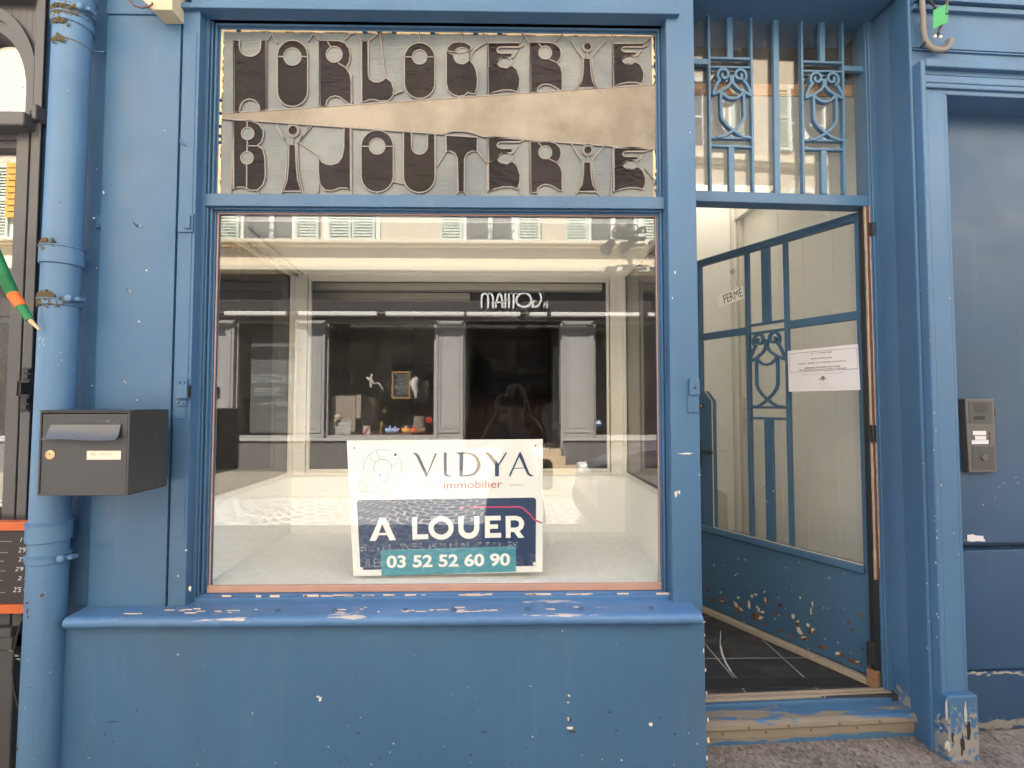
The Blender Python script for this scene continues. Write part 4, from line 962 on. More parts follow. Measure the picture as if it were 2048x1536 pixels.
# ------------------------------------------------------------------ the grey shop front on the left
M['grey'] = plain('taupe_paint', (.070, .066, .071, 1), .4, var=.10, vs=3)
M['grey_dark'] = plain('taupe_base', (.055, .053, .056, 1), .6, var=.2)
nb = thing('neighbouring_shopfront', 'taupe brown painted shop front with arched transom left of the downpipe', 'shopfront', (-2.4, 0, 0))
XE = XW-.0015                                             # right hand end
def NP(px, py, y=0): return P(px, py, y)
m = MB()
gap0, gap1 = xp(45), xp(51); s0 = xp(20); zb0 = zp(1250, 20)
m.box(gap1, XE, -.004, .30, zb0, 3.3); m.box(gap1+.006, xp(72), -.008, -.004, zb0, 3.3)
m.box(s0, gap0, 0, .12, zb0, zp(225, 60)); m.box(s0-.004, s0+.014, .012, .12, zb0, zp(285, 30))
m.box(-4.2, s0, .03, .12, zp(288, 20), zp(250, 20)); m.box(-4.2, s0, .018, .03, zp(274, 20), zp(262, 20))
obj('frame', m, M['grey'], nb, bevel=.004)
m = MB(); m.box(gap0, gap1, .03, .12, zb0, zp(240, 60)); obj('joint', m, M['black'], nb)
# arched spandrel
cx_ = NP(-40, 130)[0]; zsp = NP(40, 175)[1]
rx_i = NP(47, 175)[0]-cx_; rz_i = NP(-20, 52)[1]-zsp; rx_o = NP(76, 175)[0]-cx_; rz_o = NP(-20, 8)[1]-zsp
zbt = zp(222, 40)
def archpts(rx, rz, n=20): return [(cx_+rx*math.cos(math.pi*i/n), zsp+rz*math.sin(math.pi*i/n)) for i in range(n+1)]
m = MB(); a_ = archpts(rx_o, rz_o); top = 3.3
for i in range(20):
    m.prism([a_[i], (a_[i][0], top), (a_[i+1][0], top), a_[i+1]], .012, .12)
m.box(a_[0][0]-.0, gap0+.03, .012, .12, zbt, zsp); m.box(a_[0][0]+.0, gap1, .012, .12, zsp, 3.3); m.box(cx_-rx_o-2, cx_-rx_o, .012, .12, zbt, 3.3)
m.box(-4.2, gap1, -.02, .10, zp(6, 40), 3.3)
obj('spandrel', m, M['grey'], nb, bevel=.002)
m = MB(); b_ = archpts(rx_i, rz_i); c_ = archpts((rx_i+rx_o)/2, (rz_i+rz_o)/2)
for (p_, q_, ya) in ((a_, c_, -.004), (c_, b_, .010)):
    for i in range(20): m.prism([p_[i], p_[i+1], q_[i+1], q_[i]], ya, .10)
    for sgn in (0, 20):
        xs_ = sorted((p_[sgn][0], q_[sgn][0])); m.box(xs_[0], xs_[1], ya, .10, zbt, zsp)
obj('arch_moulding', m, M['grey'], nb, smooth=True)
m = MB(); m.box(-4.2, xp(50, 235, -.05), -.055, .1, zp(251, 30, -.05), zp(223, 30, -.05)); m.box(xp(50, 235, -.05)+.0, xp(77, 220, -.02), -.03, .1, zp(238, 60, -.03), zp(206, 60, -.03))
obj('transom_rail', m, M['grey'], nb, bevel=.006)
m = MB(); m.prism(archpts(rx_i+.01, rz_i+.01) + [(cx_-rx_i-.01, zbt), (cx_+rx_i+.01, zbt)], .060, .066)
obj('arched_pane', m, pane('arched_glass', .16, dirt=.03), nb)
m = MB(); m.box(-4.2, s0+.004, .060, .066, zb0, zp(288, 20)); obj('shop_pane', m, pane('neighbour_glass', .10, dirt=.02), nb)
m = MB(); m.box(-4.2, XW, .9, 1.0, -.1, 3.3); m.box(-4.2, XW, .07, .9, 3.29, 3.4); m.box(-4.2, XW, .1, .9, .3, .35); m.box(-1.66, -1.63, .31, .9, 0, 3.3); m.box(-4.3, -4.2, 0, 1, 0, 3.3)
obj('shop_interior', m, plain('neighbour_room', (.16, .14, .12, 1), .8), nb)
m = MB(); m.box(-4.2, XE, -.012, .3, -.1, zb0-.034); m.box(-4.2, XE, -.020, .3, zp(1296, 20), zb0-.034); m.box(-4.2, XE, -.026, .3, zb0-.0335, zb0-.001)
obj('base', m, M['grey_dark'], nb, bevel=.004)
m = MB(); rnd = random.Random(2)
for k in range(6): chip(m, 20+rnd.uniform(0, 28), 1300+rnd.uniform(0, 30), rnd.uniform(4, 14), rnd.uniform(2, 6), -.012, seed=k)
for a in ((46, 175, 3, 3), (48, 728, 3, 3), (70, 178, 3, 3)): chip(m, *a, -.0055, seed=3)
obj('scuff', m, plain('pale_scuffs', (.3, .29, .29, 1), .8), nb)
m = MB()
def nbox(px0, px1, py0, py1, y0_, y1_):
    a, c1_ = P(px0, py0, y0_); b2, d_ = P(px1, py1, y0_); m.box(a, b2, y0_, y1_, d_, c1_)
nbox(44, 60, 735, 762, -.012, .0); nbox(46, 56, 738, 746, -.022, -.012); nbox(45, 55, 749, 757, -.022, -.012)
nbox(40, 57, 792, 824, -.012, .0); nbox(43, 53, 797, 806, -.022, -.012); nbox(42, 52, 810, 819, -.022, -.012)
nbox(33, 58, 762, 766, -.045, -.004); nbox(33, 58, 789, 792, -.045, -.004); nbox(33, 41, 766, 789, -.045, -.01)
obj('latch', m, M['black'], nb, bevel=.002)
m = MB(); nbox(20, 33, 761, 791, -.05, -.046); obj('latch_plate', m, M['grey'], nb, bevel=.001)
# price board
pb = thing('price_board', 'chalkboard price list in an orange frame at the lower left edge', 'menu board', (xp(20, 1100, -.06), -.06, zp(1228, 20, -.06)))
YPB = -.075
xr_ = xp(60, 1130, YPB); zt_, zb_ = zp(1044, 30, YPB), zp(1229, 30, YPB)
m = MB(); rect_frame(m, xr_-.55+.02, xr_-.0+.05, zb_+.032, zt_-.030, .030, YPB, YPB+.028); m.box(xr_-.55, xr_+.08, YPB+.028, YPB+.034, zb_, zt_)
obj('frame', m, plain('orange_paint', (.50, .10, .02, 1), .45), pb, bevel=.002)
m = MB(); m.box(xr_-.53, xr_+.05, YPB+.010, YPB+.027, zb_+.033, zt_-.031); obj('slate', m, plain('board_slate', (.028, .020, .020, 1), .6), pb)
m = MB(); YT_ = YPB+.009
for s_, u0, u1, v0, v1 in (("1'5", 270, 372, 300, 355), ("2'9 €", 245, 420, 430, 500), ("2'5 €", 245, 425, 560, 620), ("2'9 €", 200, 400, 690, 750), ("2 €", 232, 395, 815, 870), ("2'5 €", 172, 375, 960, 1030)):
    f_ = lambda u, v: (u/6.675, 1030+v/6.675)
    text(m, s_, f_(u0, v0), f_(u1, v0), f_(u0, v1), YT_, shear=.25)
for u0, u1, v in ((-40, 165, 352), (-60, 118, 500), (-60, 60, 615), (-70, 58, 745), (-70, 30, 872), (-70, 55, 1033)):
    k = u0
    while k < u1: m.prism([P(a/6.675, 1030+b2/6.675, YT_) for a, b2 in ((k, v), (k+16, v-3), (k+16, v+2), (k, v+5))], YT_-.0006, YT_); k += 30
obj('chalk_writing', m, plain('chalk', (.55, .6, .62, 1), .9), pb)
# cable on the base wall
t = thing('black_cable', 'thin black cable hanging down the dark base beside the downpipe', 'cable', (xp(30, 1320, -.04), -.04, .4))
m = MB(); m.tube([(P(a, b2, -.035)[0], -.035, P(a, b2, -.035)[1]) for a, b2 in ((52, 1226), (42, 1245), (33, 1275), (27, 1310), (25, 1345), (28, 1380), (36, 1410), (46, 1440))], .0035, seg=8)
obj('sheath', m, M['black'], t, smooth=True)
# wrapped stick poking in at the left edge
t = thing('wrapped_stick', 'stick wrapped in green cord with an orange band, pointing at the downpipe', 'stick', (xp(20, 600, -.14), -.14, zp(600, 20, -.14)))
def spts(pts): return [(P(a, b2, -.14)[0], -.14, P(a, b2, -.14)[1]) for a, b2 in pts]
full = [(-60, 470), (-20, 505), (5, 555), (15, 575), (28, 592), (40, 612), (52, 628), (60, 638), (72, 652), (80, 662)]
def wrap(mb, p0, p1, r0, r1, n=14):
    a, b2 = Vector(p0), Vector(p1); ps = []; rs = []
    for i in range(n*3+1):
        t_ = i/(n*3); ps.append(a+(b2-a)*t_); rs.append((r0+(r1-r0)*t_)*(1.0 if i % 3 else .90))
    mb.tube(ps, rs, seg=12)
w_ = spts([(-60, 440), (-15, 500), (8, 552), (26, 588), (42, 613), (60, 640), (79, 660)])
m = MB(); wrap(m, w_[0], w_[1], .021, .021); wrap(m, w_[1], w_[2], .021, .020); wrap(m, w_[2], w_[3], .020, .018); wrap(m, w_[4], w_[5], .015, .013, 8)
obj('green_cord', m, plain('green_cord', (.02, .19, .07, 1), .5), t, smooth=True)
m = MB(); wrap(m, w_[3], w_[4], .019, .017, 8); obj('orange_band', m, plain('orange_cord', (.75, .17, .03, 1), .5), t, smooth=True)
m = MB(); m.tube([w_[5], w_[6]], [.008, .004], seg=10); obj('tip', m, plain('stick_wood', (.55, .42, .25, 1), .6), t, smooth=True)
# ------------------------------------------------------------------ downpipe
XPI, YPI, RP = P(116, 700, -.064)[0], -.064, .0565
pp_ = thing('downpipe', 'pale blue painted round downpipe with mossy collars between the two shop fronts', 'downpipe', (XPI, YPI, GZ))
def pz(py, px=116): return P(px, py, YPI-RP)[1]
tilt = lambda z: (XPI-.012*(1.5-z)/1.2, YPI, z)
m = MB(); m.tube([tilt(z_) for z_ in (-.05, .4, .8, 1.2, 1.6, 2.0, 2.4, 2.8, 3.3)], RP, seg=40); obj('pipe', m, M['blue_pipe'], pp_, smooth=True)
def ring(z0, z1, extra, nm):
    mb = MB(); x, y, _ = tilt((z0+z1)/2)
    mb.lathe([(RP-.002, z0-.004), (RP+extra, z0), (RP+extra, z1-.005), (RP+extra+.003, z1-.003), (RP+extra+.003, z1), (RP-.002, z1+.004)], (x, y, 0), seg=40)
    return obj(nm, mb, M['blue_pipe'], pp_, smooth=True)
ring(pz(523), pz(488), .0065, 'collar'); ring(pz(1088, 90), pz(1050, 90), .0065, 'collar')
ring(pz(607), pz(595), .0045, 'bracket'); ring(pz(1131, 90), pz(1116, 90), .0045, 'bracket'); ring(pz(36, 140), pz(20, 140), .005, 'bracket'); ring(pz(8, 140), pz(-30, 140), .007, 'collar')
m = MB()
for px, py in ((138, 597), (122, 1117), (160, 14)):
    X, Z = P(px, py, YPI-.035); m.lathe([(.013, 0), (.0135, .012), (.010, .016), (.005, .017)], (X+.002, YPI-.030, Z), 'y', seg=16); m.box(X+.004, X+.03, YPI-.03, YPI+.0, Z-.006, Z+.006)
obj('bolt', m, M['blue_pipe'], pp_, bevel=.0015)
m = MB(); x, y, _ = tilt(pz(72, 135)); m.lathe([(RP, pz(75, 135)), (RP+.0012, pz(74, 135)), (RP, pz(72, 135))], (x, y, 0), seg=40)
obj('wire', m, plain('wire_rust', (.12, .09, .06, 1), .8), pp_)
m = MB(); m.tube([(P(169, 52, -.04)[0], -.04, P(169, 52, -.04)[1]), (P(169, 98, -.04)[0], -.03, P(169, 98, -.04)[1]), (P(206, 104, .0)[0], .0, P(206, 104, .0)[1]), (P(212, 106, .02)[0], .03, P(212, 106, .02)[1])], .0038, seg=8)
obj('wall_tie', m, M['blue_pipe'], pp_, smooth=True)
m = MB(); m5 = MB(); rnd = random.Random(33)
def moss(mb, px, py, spread, n, ztop=True):
    for k in range(n):
        a = R(-90 + (px-118)*1.05 + rnd.gauss(0, spread)); z_ = pz(py) + rnd.gauss(0, .006); x, y, _ = tilt(z_); s_ = rnd.uniform(.0015, .006)
        mb.blob((x+(RP+.003)*math.cos(a), y+(RP+.003)*math.sin(a), z_), s_*1.3, s_*.8, s_*rnd.uniform(.6, 2.0), nu=6, nv=4, jit=.4)
moss(m, 106, 486, 13, 60); moss(m, 118, 592, 22, 70); moss(m, 112, 606, 24, 30); moss(m, 105, 497, 5, 20); moss(m, 128, 22, 26, 90); moss(m, 120, 40, 12, 40); moss(m, 118, 76, 12, 26); moss(m, 125, 5, 26, 60)
obj('moss', m, plain('dry_moss', (.10, .075, .035, 1), .95, var=.5, vs=80), pp_)
def pchip(mb, px, py, w_, h_, k):
    rr_ = random.Random(k); pts = []; z0 = P(px, py, YPI-RP)[1]; x0, y0_, _ = tilt(z0); xx = P(px, py, YPI-RP*.8)[0]-x0; a0_ = -math.acos(max(-1, min(1, xx/RP)))
    n = 9; vs = []
    for i in range(n):
        t_ = 2*math.pi*i/n; r = rr_.uniform(.5, 1.1); aa = a0_+w_/2*r*math.cos(t_)/RP; vs.append((x0+(RP+.0012)*math.cos(aa), y0_+(RP+.0012)*math.sin(aa), z0+h_/2*r*math.sin(t_)))
    mb.add(vs, [tuple(range(n))])
for k, a in enumerate(((86, 1192, .012, .014), (61, 1222, .010, .022), (60, 1206, .014, .010), (62, 1235, .007, .014), (122, 403, .012, .004), (66, 1375, .008, .003), (37, 1500, .012, .02))): pchip(m5, *a, k)
obj('rust_spot', m5, plain('rust_spots', (.11, .04, .025, 1), .9, var=.4, vs=70), pp_)
m5 = MB()
for k in range(24): pchip(m5, rnd.uniform(75, 140)-(rnd.random() > .6)*20, rnd.choice([rnd.uniform(650, 800), rnd.uniform(1150, 1480), rnd.uniform(100, 480)]), rnd.uniform(.001, .006), rnd.uniform(.001, .006), k+40)
for k in range(9): pchip(m5, 84+rnd.uniform(-3, 12), 672+rnd.uniform(0, 22), .002, rnd.uniform(.006, .02), k+80)
obj('paint_nick', m5, plain('pipe_nicks', (.42, .48, .52, 1), .8), pp_)
# ------------------------------------------------------------------ mailbox
YM0, YM1 = -.25, -.123
xl, zt_ = P(80, 822, YM0); xr, zb_ = P(255, 991, YM0)
mbx = thing('mailbox', 'dark grey metal letterbox with brass lock mounted in front of the downpipe', 'mailbox', ((xl+xr)/2, YM1, zb_))
mg = plain('mailbox_steel', (.045, .045, .050, 1), .42, .1, var=.08, bump=.04, bs=200)
mgl = plain('mailbox_flap', (.085, .088, .098, 1), .35, .1)
m = MB(); T_ = .006
xk = XPI+RP+.012; m.box(xl, xr, YM0, YM1, zt_-T_, zt_); m.box(xl, xr, YM0, YM1, zb_, zb_+T_); m.box(xk, xr, YM1, -.068, zb_, zt_); m.box(xl, xl+T_, YM0, YM1, zb_+T_, zt_-T_); m.box(xr-T_, xr, YM0, YM1, zb_+T_, zt_-T_); m.box(xk, xk+.03, -.068, .004, zb_+.05, zb_+.09); m.box(xl+T_, xr-T_, YM1-.004, YM1, zb_+T_, zt_-T_)
extr(m, [(YM0-.004, zt_-.001), (YM0-.004, zt_+.0015), (YM0+.03, zt_+.004), (YM1, zt_+.004), (YM1, zt_+.0005)], xl-.001, xr+.001); extr(m, [(YM1, zt_+.0005), (YM1, zt_+.004), (-.067, zt_+.003), (-.067, zt_+.0005)], xk, xr+.001)
obj('body', m, mg, mbx, bevel=.0015)
m = MB(); m.box(xl+T_+.002, xr-T_-.002, YM0+.002, YM0+.006, zb_+.002, zt_-T_-.003)
dr = obj('front_door', m, mg, mbx, bevel=.001)
fx0, fz1 = P(102, 849, YM0); fx1, fz0 = P(241, 878, YM0)
m = MB(); m.box(fx0-.001, fx1+.001, YM0+.0005, YM0+.0019, fz1-.001, fz1+.002); obj('slot', m, M['black'], mbx)
m = MB(); n = 14; vs = []
for i in range(n+1):
    t_ = i/n; x0 = fx0+(fx1-fx0)*t_; xlw = (fx0-.010)+(fx1+.001-(fx0-.010))*t_; dz = .0035*math.sin(t_*6.1)*.6
    vs += [(x0, YM0-.001, fz1), (x0*.5+xlw*.5, YM0-.010, fz0+.012), (xlw, YM0-.024, fz0-.001+dz), (xlw, YM0-.0225, fz0-.0025+dz), (x0*.5+xlw*.5, YM0-.008, fz0+.010), (x0, YM0+.001, fz1-.001)]
fs = []
for i in range(n):
    for j in range(6): fs.append((i*6+j, (i+1)*6+j, (i+1)*6+(j+1) % 6, i*6+(j+1) % 6))
fs += [tuple(range(6)), tuple(range(n*6+5, n*6-1, -1))]
m.add(vs, fs); obj('flap', m, mgl, mbx, smooth=True)
X, Z = P(99.5, 910, YM0); m = MB(); m.lathe([(.0152, 0), (.0150, .002), (.0120, .0035), (.0118, .002), (.0075, .002), (.0070, .003)], (X, YM0+.002, Z), 'y', seg=28)
lk = obj('lock', m, plain('mailbox_brass', (.62, .42, .24, 1), .35, .6), mbx, smooth=True)
m = MB(); m.box(X-.0012, X+.0012, YM0-.0016, YM0-.0008, Z-.001, Z+.005); obj('keyhole', m, M['black'], lk)
x0, z1 = P(174, 902, YM0); x1_, z0 = P(241, 919, YM0)
m = MB(); m.box(x0, x1_, YM0+.0005, YM0+.0019, z0, z1); npl = obj('name_plate', m, plain('name_card', (.75, .64, .52, 1), .5), mbx, bevel=.0006)
m = MB(); text(m, 'MIEL  SOCIETY', (180, 905.5), (226, 905.5), (180, 911), YM0+.0003, shear=.2); obj('handwriting', m, ink2, npl)
m = MB(); rect_frame(m, x0+.001, x1_-.001, z0+.001, z1-.001, .0018, YM0-.0002, YM0+.0018); obj('plate_rim', m, plain('clear_rim', (.5, .42, .36, 1), .3), npl)
m = MB(); rnd = random.Random(6)
for k in range(9): chip(m, 215+rnd.gauss(0, 9), 844+rnd.gauss(0, 2), rnd.uniform(1.5, 6), .8, YM0+.002, seed=k)
for k in range(6): chip(m, 125+k*18+rnd.uniform(-5, 5), 877+rnd.uniform(-2, 0), rnd.uniform(1, 3), 1, YM0-.0225, seed=k)
obj('scratch', m, plain('pale_scratch', (.3, .3, .32, 1), .6), mbx)
m = MB(); m.box(xl+.05, xl+.08, YM1+.001, YPI-RP+.02, zb_+.06, zb_+.10); m.box(xl+.05, xl+.08, YM1+.001, YPI-RP+.02, zt_-.10, zt_-.06); pass
obj('mounting_bracket', m, M['black'], mbx)
# ------------------------------------------------------------------ bits fixed to the blue wall
t = thing('timber_block', 'raw wooden block with a looped rusty wire above the pilaster', 'wooden block', (xp(318, 8, -.06), -.06, zp(20, 318, -.06)))
m = MB(); x0, z0 = P(302, 19, -.07); x1_, _ = P(344, 19, -.07); m.prism([(x0+.006, z0), (x1_, z0), (x1_, z0+.20), (x0-.055, z0+.20), (x0-.055, z0+.06)], -.07, 0)
obj('block', m, plain('raw_wood', (.52, .43, .29, 1), .7, var=.15), t, bevel=.002)
m = MB(); m.tube([(P(a, b2, -.08)[0], -.08, P(a, b2, -.08)[1]) for a, b2 in ((252, -30), (258, 0), (270, 12), (284, 16), (296, 14), (306, 8), (304, 5))], .0030, seg=8)
obj('wire', m, plain('brown_wire', (.12, .05, .035, 1), .6), t, smooth=True)
for k, (px, py, lb, d) in enumerate(((262, 584, 'white wall plug with a stub of nail, highest on the blue panel above the letterbox', 0), (252, 765, 'pale wall plug lying lower on the blue panel just above the letterbox', 1), (275, 452, 'small dark nail on the blue panel beside the rusty square plate', 2))):
    X, Z = P(px, py, 0); t = thing('wall_plug' if d < 2 else 'nail', lb, 'fixing' if d < 2 else 'nail', (X, 0, Z), 'plugs left in the blue panel' if d < 2 else None)
    m = MB(); m.tube([(X, .002, Z-.003), (X-.003 if d else X, -.012, Z+.006)], [.0035, .0026], seg=8); o_ = obj('plug', m, plain('grey_plug', (.5, .48, .46, 1), .6) if d < 2 else M['iron'], t, smooth=True)
    m = MB(); m.tube([(X-.003 if d else X, -.012, Z+.006), (X-.004, -.019, Z+.008)], .0014, seg=6); obj('nail_end', m, M['black'], t)
t = thing('cup_hook', 'small open screw hook on the edge board beside the window', 'hook', (xp(370, 288), 0, zp(288, 370)))
m = MB(); m.tube([(P(a, b2, -.006)[0], -.006-c2, P(a, b2, -.006)[1]) for a, b2, c2 in ((377, 292, -.008), (372, 290, .0), (367, 291, .008), (363, 286, .012), (364, 281, .012), (369, 280, .010))], .0018, seg=8)
obj('wire', m, M['iron'], t, smooth=True)
# ------------------------------------------------------------------ for-rent sign standing in the window
YS = .162
K2 = lambda u, v: (680+u/4.876, 870+v/4.876)
sgn = thing('rental_sign', 'white and navy estate agency board reading A LOUER standing in the shop window', 'sign', (P(890, 1150, YS)[0], YS, BZ0))
def spoly(mb, pts, y, th=.0008, k=K2): mb.prism([P(*k(u, v), y) for u, v in pts], y-th, y+.0002)
def rounded(u0, v0, u1, v1, r, corners='tl tr', sk=0, skr=0):
    pts = []
    def q(cx, cy, a0, a1): pts.extend(arc(cx, cy, r, r, a0, a1, 6))
    q(u0+r, v0+r, 180, 270); q(u1-r, v0+r, 270, 360)
    pts.extend([(u1, v1), (u0, v1)]); return pts
m = MB(); m.prism([P(*K2(u, v), YS) for u, v in ((65, 55), (1978, 40), (1975, 1335), (130, 1378))], YS, YS+.003)
wm = plain('sign_white', (.78, .80, .78, 1), .35, var=.02, bump=.0)
obj('board', m, wm, sgn, bevel=.0006)
nav = plain('sign_navy', (.018, .045, .115, 1), .35, var=.03, bump=0); tea = plain('sign_teal', (.055, .27, .35, 1), .35, var=.03, bump=0); red = plain('sign_crimson', (.55, .05, .13, 1), .4, bump=0); cor = plain('sign_coral', (.60, .16, .15, 1), .4, bump=0); wt = plain('sign_letter_white', (.85, .85, .82, 1), .35, bump=0)
m = MB(); pts = [(165, 665), (167, 650), (175, 640), (190, 635), (1880, 610), (1898, 615), (1910, 628), (1912, 645), (1908, 1275), (200, 1316)]; spoly(m, pts, YS-.0008); obj('navy_panel', m, nav, sgn)
m = MB(); spoly(m, [(395, 1150), (398, 1132), (412, 1122), (1690, 1087), (1708, 1092), (1714, 1108), (1716, 1330), (406, 1372)], YS-.0022); obj('teal_panel', m, tea, sgn)
m = MB()   # A LOUER, cut as bold geometric letters
spoly(m, [(290, 1033), (352, 1030), (378, 972), (372, 950), (382, 950), (420, 862), (462, 948), (450, 970), (482, 1026), (545, 1024), (448, 808), (385, 808)][0:0] or [(288, 1033), (350, 1031), (376, 978), (462, 975), (484, 1027), (545, 1024), (446, 806), (386, 808)], YS-.0030)
hole = MB(); spoly(hole, [(380, 955), (448, 953), (412, 866)], YS-.0042)
spoly(m, [(702, 802), (752, 801), (752, 970), (860, 967), (862, 1014), (708, 1020)], YS-.0030)
m.ribbon([P(*K2(987+98*math.cos(2*math.pi*i/36), 905+89*math.sin(2*math.pi*i/36)), YS) for i in range(36)], .0198, YS-.0038, YS-.0028, closed=True)
spoly(m, [(1154, 795), (1204, 794)] + [(1204, 900)] + [(1256+52*math.cos(R(a)), 908+50*math.sin(R(a))) for a in range(170, -1, -17)][0:] + [(1308, 792), (1358, 791)] + [(1256+102*math.cos(R(a)), 912+101*math.sin(R(a))) for a in range(0, 181, 12)], YS-.0030)
spoly(m, [(1412, 790), (1566, 787), (1567, 831), (1462, 833), (1462, 873), (1540, 871), (1540, 913), (1462, 915), (1462, 957), (1570, 954), (1571, 1000), (1413, 1004)], YS-.0030)
spoly(m, [(1615, 790), (1720, 788), (1765, 803), (1792, 838), (1796, 872), (1782, 910), (1750, 938), (1796, 1000), (1738, 1001), (1698, 945), (1664, 946), (1664, 1002), (1618, 1003)], YS-.0030)
spoly(hole, [(1664, 832), (1712, 831), (1740, 842), (1748, 866), (1740, 892), (1712, 902), (1664, 903)], YS-.0042)
obj('rent_lettering', m, wt, sgn); obj('letter_counter', hole, nav, sgn)
m = MB(); text(m, '03 52 52 60 90', K2(455, 1174), K2(1658, 1150), K2(455, 1300), YS-.0046, bold=.028); obj('telephone_number', m, wt, sgn)
m = MB()   # name lettering with flared strokes
spoly(m, [(705, 176), (740, 172), (770, 195), (790, 235), (852, 375), (925, 180), (945, 178), (845, 412), (838, 405), (748, 215), (730, 190)], YS-.0010)
spoly(m, [(1012, 172), (1040, 170), (1040, 360), (1044, 382), (1060, 392), (1085, 396), (1085, 405), (1045, 405), (1024, 398), (1014, 380)], YS-.0010)
spoly(m, [(1125, 170), (1200, 168), (1200, 182), (1196, 390), (1165, 392), (1165, 195), (1150, 180)], YS-.0010)
spoly(m, [(1165, 170), (1250, 170), (1310, 185), (1350, 220), (1372, 275), (1372, 310), (1350, 355), (1310, 390), (1250, 404), (1165, 404), (1165, 393), (1240, 390), (1290, 378), (1322, 345), (1335, 300), (1335, 265), (1318, 225), (1285, 195), (1240, 182), (1165, 182)], YS-.0012)
spoly(m, [(1400, 172), (1440, 168), (1475, 190), (1545, 280), (1615, 172), (1632, 168), (1550, 300), (1550, 402), (1512, 402), (1512, 300), (1440, 200), (1425, 185)], YS-.0010)
spoly(m, [(1645, 402), (1662, 400), (1745, 205), (1800, 320), (1825, 375), (1850, 396), (1880, 398), (1880, 405), (1840, 405), (1805, 385), (1785, 350), (1755, 285), (1735, 240), (1757, 168), (1752, 168)][0:0] or [(1645, 402), (1662, 401), (1748, 212), (1808, 345), (1828, 385), (1850, 402), (1885, 402), (1885, 394), (1862, 388), (1845, 368), (1765, 168), (1750, 168)], YS-.0010)
m.ribbon([P(*K2(a, b2), YS) for a, b2 in ((1690, 326), (1800, 322))], .0024, YS-.0012, YS-.0006)
obj('name_lettering', m, nav, sgn)
m = MB()
for a in (((812, 496), (945, 493)), ((1650, 487), (1785, 486))): m.ribbon([P(*K2(*q), YS) for q in a], .0014, YS-.0010, YS-.0004)
obj('dash', m, nav, sgn)
m = MB(); text(m, 'immobilier', K2(1012, 452), K2(1582, 440), K2(1012, 525), YS-.0010); obj('small_lettering', m, plain('sign_plum', (.42, .09, .12, 1), .4, bump=0), sgn)
m = MB()   # pin shaped map mark
def rb(pts, w_=.0019, closed=False): m.ribbon([P(*K2(*q), YS) for q in pts], w_, YS-.0012, YS-.0004, closed=closed)
rb([(418+188*math.cos(R(a)), 325+187*math.sin(R(a))) for a in range(174, 298, 6)]); rb([(418+188*math.cos(R(a)), 325+187*math.sin(R(a))) for a in range(-38, 2, 5)] + [(604, 345), (590, 400), (565, 430), (430, 570), (320, 468), (306, 350), (210, 410)])
rb([(416+87*math.cos(R(a)), 322+84*math.sin(R(a))) for a in range(120, 445, 8)], .0022); rb([(352, 150), (390, 238)]); rb([(292, 182), (296, 240), (345, 262)]); rb([(500, 296), (585, 265)]); rb([(470, 388), (530, 455)]); rb([(355, 500), (412, 452), (428, 470), (482, 425)])
obj('map_mark', m, plain('sign_logo_blue', (.10, .30, .40, 1), .4, bump=0), sgn)
m = MB(); rb([(345, 547), (197, 552), (190, 468), (290, 402), (292, 475)], .0017); rb([(225, 483), (268, 482), (268, 528), (225, 530)], .0012, True); rb([(225, 505), (268, 505)], .0010)
X, Z = P(*K2(388, 392), YS); m.lathe([(.0042, 0), (.004, .0008)], (X, YS, Z), 'y', seg=14)
obj('house_mark', m, cor, sgn)
m = MB(); X, Z = P(*K2(541, 192), YS); m.lathe([(.0056, 0), (.0055, .0008)], (X, YS, Z), 'y', seg=14); obj('mark_dot', m, nav, sgn)
m = MB(); rb([(1265, 703), (1740, 700), (1785, 712), (1830, 752), (1900, 828), (1968, 858)], .0058); X, Z = P(*K2(1190, 702), YS); m.prism([P(*K2(u, v), YS) for u, v in ((1168, 704), (1210, 684), (1210, 722))], YS-.0014, YS-.0006)
m.v = [Vector((v.x, v.y-.0006, v.z)) for v in m.v]; obj('crimson_line', m, red, sgn)
for (u, v, dk) in ((141, 126, 1), (1907, 103, 1), (210, 1305, 0), (1897, 1255, 0)):
    X, Z = P(*K2(u, v), YS); m = MB(); m.lathe([(.0072, 0), (.0068, .0022), (.0048, .0018)], (X, YS-.0009, Z), 'y', seg=18); g_ = obj('eyelet', m, wm, sgn, smooth=True)
    if dk: m = MB(); m.lathe([(.0032, 0), (.0031, .0035)], (X, YS-.0006, Z), 'y', seg=14); obj('eyelet_hole', m, M['black'], g_)
m = MB(); a = P(885, 1100, YS)[0]; m.box(a-.12, a+.12, YS+.004, YS+.008, BZ0+.05, BZ0+.20)
obj('prop', m, wm, sgn)
# ------------------------------------------------------------------ the far side of the street (seen mirrored in the panes)
YO = -8.4
def QX(px, py=800, dy=0): return Q(px, py, YO+dy)[0]
def QZ(py, px=870, dy=0): return Q(px, py, YO+dy)[1]
bar = thing('bar_building', 'cream house across the street with pale shutters over a dark bar front', 'building', (0, YO-.2, -.05))
crm = plain('cream_render', (.60, .50, .375, 1), .9, var=.06, vs=2)
shut = plain('shutter_paint', (.52, .60, .50, 1), .6, var=.05); whp = plain('white_window_paint', (.72, .72, .68, 1), .6)
gryp = plain('grey_pilaster_paint', (.36, .35, .34, 1), .6, var=.06); gryb = plain('grey_base', (.155, .145, .14, 1), .8, var=.12, vs=3)
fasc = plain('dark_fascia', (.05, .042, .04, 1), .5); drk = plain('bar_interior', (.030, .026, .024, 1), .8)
wain = woodm('bar_wainscot', (.20, .075, .035, 1), .5, (1, 1, .1)); curtain = plain('window_dark', (.09, .085, .08, 1), .4)
zc_t, zc_b = QZ(487), QZ(552); zf_b = QZ(642); zpil = QZ(876); zst = QZ(884)
ZT = 10.6
